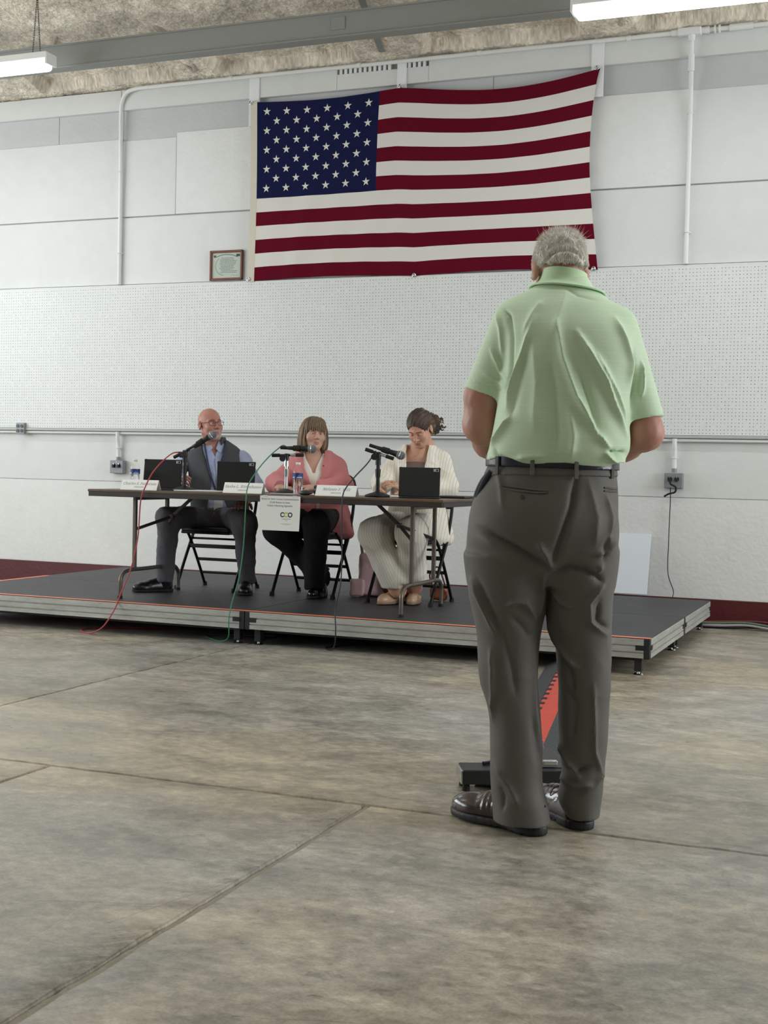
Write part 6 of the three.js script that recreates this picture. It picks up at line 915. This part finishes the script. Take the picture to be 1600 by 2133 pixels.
  mesh('side_pocket_edge', [tube([[-0.232, 1.075, 0.045], [-0.257, 1.045, 0.03], [-0.277, 1.0, 0.012], [-0.283, 0.958, 0.0]], 0.006, 8, 30)], mTr, trousers);
  mesh('pocket_lining', [tube([[-0.227, 1.07, 0.058], [-0.246, 1.04, 0.055], [-0.262, 1.0, 0.046], [-0.268, 0.965, 0.036]], 0.012, 8, 30)], std(0x1f2230, 0.8), trousers);
  mesh('belt', meshField((x, y, z) => { const a = sOff(hips, 0.011)(x, Math.min(y, 1.09), z), b = sOff(hips, 0.004)(x, Math.min(y, 1.09), z), t = y - 0.012 * (x + 0.05) * -1; return Math.max(a, -b, 1.086 - t, t - 1.122); }, [-0.32, 1.06, -0.24], [0.22, 1.15, 0.24], 0.0042), std(0x1d1d2a, 0.3), P);
  // shirt
  const tor = sCol([[1.08, -0.05, -0.02, 0.186, 0.14], [1.105, -0.048, -0.016, 0.202, 0.158], [1.145, -0.032, -0.01, 0.209, 0.17], [1.23, -0.025, 0.0, 0.2, 0.166], [1.32, -0.016, 0.0, 0.196, 0.156], [1.42, -0.004, 0.0, 0.197, 0.146], [1.5, -0.015, -0.006, 0.19, 0.132], [1.56, -0.032, -0.022, 0.172, 0.11], [1.6, -0.036, -0.042, 0.138, 0.096], [1.635, -0.032, -0.06, 0.092, 0.086], [1.67, -0.026, -0.078, 0.068, 0.07]], 0, 2.3);
  const plane = (c, n) => (x, y, z) => (x - c[0]) * n[0] + (y - c[1]) * n[1] + (z - c[2]) * n[2];
  const slL = sCut(sCap([-0.168, 1.525, -0.03], [-0.286, 1.25, -0.06], 0.074, 0.064), plane([-0.27, 1.308, -0.05], [-0.35, -0.93, 0.05])), slR = sCut(sCap([0.118, 1.505, -0.03], [0.236, 1.19, -0.05], 0.078, 0.06), plane([0.227, 1.241, -0.05], [0.17, -0.98, 0.05]));
  const shF0 = (x, y, z) => smin(smin(tor(x, y, z), slL(x, y, z), 0.025), slR(x, y, z), 0.025);
  const hem = (x) => 1.105 + 0.01 * Math.sin((x + 0.24) * 34) - 0.012 * sstep(-0.08, -0.02, x) + 0.01 * sstep(0.06, 0.14, x);
  const shF = (x, y, z) => { let d = shF0(x, y, z); d = Math.max(d, hem(x) - y); // hollow the sleeve ends
    const hl = sCap([-0.2, 1.44, -0.035], [-0.3, 1.2, -0.06], 0.06, 0.05)(x, y, z), hr = sCap([0.15, 1.42, -0.035], [0.245, 1.16, -0.05], 0.06, 0.043)(x, y, z); if (y < 1.36) { if (x < -0.22) d = Math.max(d, -hl); if (x > 0.18 && y < 1.29) d = Math.max(d, -hr); } return Math.max(d, y - 1.668); };
  const sF = foldField(shirtFolds);
  const shG = displace(meshField(shF, [-0.37, 1.06, -0.22], [0.33, 1.7, 0.24], 0.0044), (x, y, z, nx, ny, nz) => sF(x, y, z, nx, ny, nz) + 0.004 * (fbm3(x * 12, y * 6, z * 12, 2) - 0.5) + (Math.abs(plane([-0.27, 1.308, -0.05], [-0.35, -0.93, 0.05])(x, y, z) + 0.024) < 0.003 && x < -0.2 ? -0.0015 : 0));
  planeUV(shG, (x, y, z) => (x + z) / 0.2, (x, y, z, k) => y / 0.2);
  const shirtTex = dataTex(64, 512, (u, v) => { const t = (v * 9) % 1, s = t < 0.09 ? 1 : 0, s2 = Math.abs(t - 0.5) < 0.025 ? 0.5 : 0, k = 1 + 0.02 * (hash3(Math.floor(u * 64), Math.floor(v * 512), 3) - 0.5); return [lerp(203, 211, Math.max(s, s2)) * k, lerp(226, 231, Math.max(s, s2)) * k, lerp(194, 205, Math.max(s, s2)) * k]; }, true);
  const mPolo = phys(0xffffff, 0.62, { map: shirtTex, sheen: 0.5, sheenColor: new THREE.Color(0xcfe8c4), sheenRoughness: 0.4 });
  const polo = mesh('polo_shirt', shG, mPolo, P);
  // folded collar: stand and outer fall around the neck
  const torR = (dx, dz, y, off) => { let r = 0.15; for (let i = 0; i < 40; i++) { const d = tor(-0.028 + dx * r, y, -0.068 + dz * r) - off; if (d < 0.0004) break; r -= Math.max(0.0005, d * 0.7); if (r < 0.05) break; } return r; };
  const cc = (a, t) => { const s = Math.sin(a), c = Math.cos(a), y = lerp(1.69, 1.632 - 0.004 * s, t) - 0.009 * (1 - c) - 0.007 * s; const r = lerp(0.068, Math.max(0.074, torR(s, c, Math.min(y, 1.66), 0.009)), Math.pow(t, 1.2)); return [-0.028 + r * s, y, -0.068 + r * c]; };
  const cg = grid(60, 10, (u, v) => { const a = lerp(-2.5, 2.5, u); const p = cc(a, v); return p; }), cg2 = grid(60, 6, (u, v) => { const a = lerp(-2.5, 2.5, u), p = cc(a, 0), q = cc(a, 0.6); return [lerp(p[0], -0.026 + 0.06 * Math.sin(a), v), lerp(p[1] + 0.001, q[1] - 0.03, v), lerp(p[2], -0.08 + 0.056 * Math.cos(a), v)]; });
  const mCol = phys(0xc8e4bd, 0.65, { sheen: 0.4, sheenColor: new THREE.Color(0xcfe8c4), side: THREE.DoubleSide });
  const cg3 = grid(60, 3, (u, v) => { const a = lerp(-2.5, 2.5, u), p = cc(a, 1), q = cc(a, 0.72); return [lerp(p[0], q[0] - 0.008 * Math.sin(a), v), lerp(p[1], q[1] - 0.004, v), lerp(p[2], q[2] - 0.008 * Math.cos(a), v)]; });
  const rim = []; for (let i = 0; i <= 30; i++) { const p = cc(lerp(-2.5, 2.5, i / 30), 1); rim.push([p[0], p[1] + 0.002, p[2]]); }
  mesh('collar', [cg, cg2, cg3, tube(rim, 0.0034, 7, 90)], mCol, polo);
  // body: torso core, neck, arms, head, hands
  const hm = mat4([-0.046, 1.682, -0.105], Math.PI + 0.28, 0.42, 0.04, 1.0);
  const armL = sChain([[-0.2, 1.45, -0.04, 0.05], [-0.266, 1.3, -0.055, 0.054], [-0.272, 1.215, -0.06, 0.05], [-0.25, 1.165, -0.16, 0.046], [-0.228, 1.135, -0.26, 0.033]], 0.03), armR = sChain([[0.15, 1.42, -0.04, 0.042], [0.212, 1.28, -0.05, 0.043], [0.228, 1.2, -0.055, 0.049], [0.17, 1.165, -0.15, 0.046], [0.09, 1.14, -0.25, 0.033]], 0.03);
  const bodyF = sU(0.03, sOff(tor, -0.02), sOff(hips, -0.03), sOff(legL, -0.03), sOff(legR, -0.03), armL, armR, sCap([-0.03, 1.58, -0.06], [-0.042, 1.69, -0.1], 0.062, 0.06));
  const bf = (x, y, z) => y < 0.08 ? Math.max(bodyF(x, y, z), 0.05 - y) : bodyF(x, y, z);
  const bg = displace(meshField(bf, [-0.36, 0.03, -0.36], [0.32, 1.76, 0.2], 0.0088), (x, y, z) => y < 1.32 && y > 1.1 && (x < -0.19 || x > 0.16) ? 0.004 * (fbm3(x * 40, y * 40, z * 40, 3) - 0.5) + 0.003 * (fbm3(x * 90, y * 60, z * 90, 2) - 0.5) : 0); paint(bg, tone);
  const g0 = headGeo({ jaw: 1.1, nose: 1.1, neck: 1.12, neckEnd: [0.0, -0.135, 0.015], lip: [150, 90, 84] }, hm, tone);
  mesh('body', mergeAll([bg, g0, handGeo(-1, { curl: [0.5, 0.55, 0.6, 0.6] }, handMat([-0.226, 1.132, -0.28], [0.35, -0.1, -1], [0.8, -0.5, 0.2]), tone), handGeo(1, { curl: [0.6, 0.65, 0.7, 0.7] }, handMat([0.08, 1.138, -0.27], [-0.6, -0.05, -0.8], [-0.3, -0.8, 0.4]), tone)]), mSkin, P);
  eyesInto(P, hm, [0, 0, 0]);
  // short grey hair
  const capF = sSub(0.008, sU(0.02, sEll([0, 0.038, -0.016], [0.0835, 0.092, 0.104]), sEll([0, -0.02, -0.045], [0.073, 0.062, 0.068])), sEll([0, -0.05, 0.09], [0.09, 0.11, 0.1]), sEll([0.088, -0.008, -0.01], [0.02, 0.042, 0.03]), sEll([-0.088, -0.008, -0.01], [0.02, 0.042, 0.03]), (x, y, z) => y + 0.02 - 0.35 * (z + 0.1));
  const hg = meshField(capF, [-0.11, -0.13, -0.14], [0.11, 0.15, 0.11], 0.0036).applyMatrix4(hm);
  const crease = [[-0.088, 1.714], [-0.068, 1.739], [-0.047, 1.749], [-0.018, 1.752], [0.011, 1.739], [0.036, 1.706]].map(([x, y]) => [x * 0.985, 1.067 + (y - 1.067) * 0.985]);
  displace(hg, (x, y, z, nx, ny, nz) => { let m = 9; for (let i = 0; i + 1 < crease.length; i++) m = Math.min(m, segD(x, y, crease[i], crease[i + 1])[0]); return (nz > 0 ? -0.0045 * Math.exp(-m * m / 0.00003) + 0.003 * Math.exp(-((m - 0.01) ** 2) / 0.00006) : 0) + 0.003 * (fbm3(x * 90, y * 60, z * 90, 2) - 0.5); });
  const h1 = srgbLin(212, 206, 196), h2 = srgbLin(240, 237, 231), h3 = srgbLin(190, 181, 170);
  paint(hg, (x, y, z) => { const n = fbm3(x * 70, y * 40, z * 70, 2); return mix3(mix3(h3, h1, sstep(0.25, 0.5, n)), h2, sstep(0.55, 0.75, n)); });
  const pp = hg.attributes.position, nn = hg.attributes.normal, PO = [], NO = [], CO = [], UV = []; seedState = 404;
  for (let i = 0; i < 9000; i++) {
    const k = Math.floor(rnd() * pp.count), p = V(pp.getX(k), pp.getY(k), pp.getZ(k)), n = V(nn.getX(k), nn.getY(k), nn.getZ(k));
    let m = 9; for (let j = 0; j + 1 < crease.length; j++) m = Math.min(m, segD(p.x, p.y, crease[j], crease[j + 1])[0]); if (m < 0.004 && n.z > 0) continue;
    const top = sstep(1.765, 1.795, p.y), flow = V(rr(-0.35, 0.35) - 0.15 * n.x, -1 + top * 1.2, 0.1).addScaledVector(n, -n.dot(V(0, -1, 0))); const d = flow.normalize().multiplyScalar(0.9).addScaledVector(n, 0.07 + top * rr(0, 0.2)).normalize(), len = rr(0.009, 0.017) * (1 + top * (rnd() < 0.06 ? 1.6 : 0.1)), w = rr(0.0005, 0.0011), s = d.clone().cross(n).normalize(), c = mix3(rnd() < 0.3 ? h3 : h1, h2, rnd());
    const a = p.clone().addScaledVector(s, w), b = p.clone().addScaledVector(s, -w), e = p.clone().addScaledVector(d, len), f = p.clone().addScaledVector(n, w * 1.4);
    for (const t of [[a, f, e], [f, b, e], [b, a, e]]) for (const q of t) { PO.push(q.x, q.y, q.z); NO.push(n.x, n.y, n.z); CO.push(...c); UV.push(0, 0); }
  }
  const sg = new THREE.BufferGeometry(); sg.setAttribute('position', new THREE.Float32BufferAttribute(PO, 3)); sg.computeVertexNormals(); sg.setAttribute('uv', new THREE.Float32BufferAttribute(UV, 2)); sg.setAttribute('color', new THREE.Float32BufferAttribute(CO, 3));
  mesh('hair', mergeAll([hg, sg]), mHairV, P);
  // shoes
  const mLeather = phys(0x33211f, 0.22, { clearcoat: 0.5, clearcoatRoughness: 0.15 }), mSole = std(0x1b1d20, 0.55);
  for (const [h, a, s] of [[[-0.046, 0, 0.104], -2.175, -1], [[0.082, 0, 0.018], -2.6, 1]]) {
    const [u, so] = shoeGeo(s, 0.33, 0.11, 0.082); displace(u, (x, y, z) => (z > 0.15 && z < 0.21 && y > 0.04 ? -0.0016 * Math.abs(Math.sin(z * 170 + x * 40)) : 0) + (Math.abs(z - 0.125 - 0.02 * Math.sin(y * 60)) < 0.003 ? -0.0012 : 0));
    const shoe = mesh('shoe', placeShoe(u.translate(0, 0.008, 0), h, a), mLeather, P); mesh('sole', placeShoe(so.scale(1.02, 1.38, 1.0), h, a), mSole, shoe);
    const lc = []; for (let i = 0; i < 4; i++) { const z = 0.125 + i * 0.017, y = 0.099 - i * 0.0085; lc.push(placeShoe(tube([[-0.022, y - 0.008, z], [0, y + 0.002, z + 0.003], [0.022, y - 0.008, z]], 0.002, 6, 10), h, a)); }
    for (const q of [-1, 1]) lc.push(placeShoe(tube([[0, 0.1, 0.118], [q * 0.02, 0.108, 0.125], [q * 0.04, 0.095, 0.135], [q * 0.044, 0.075, 0.14], [q * 0.034, 0.08, 0.13], [q * 0.012, 0.108, 0.12]], 0.0018, 6, 30), h, a));
    mesh('laces', lc, std(0x1a1312, 0.7), shoe);
  }
}

renderer.render(scene, camera);
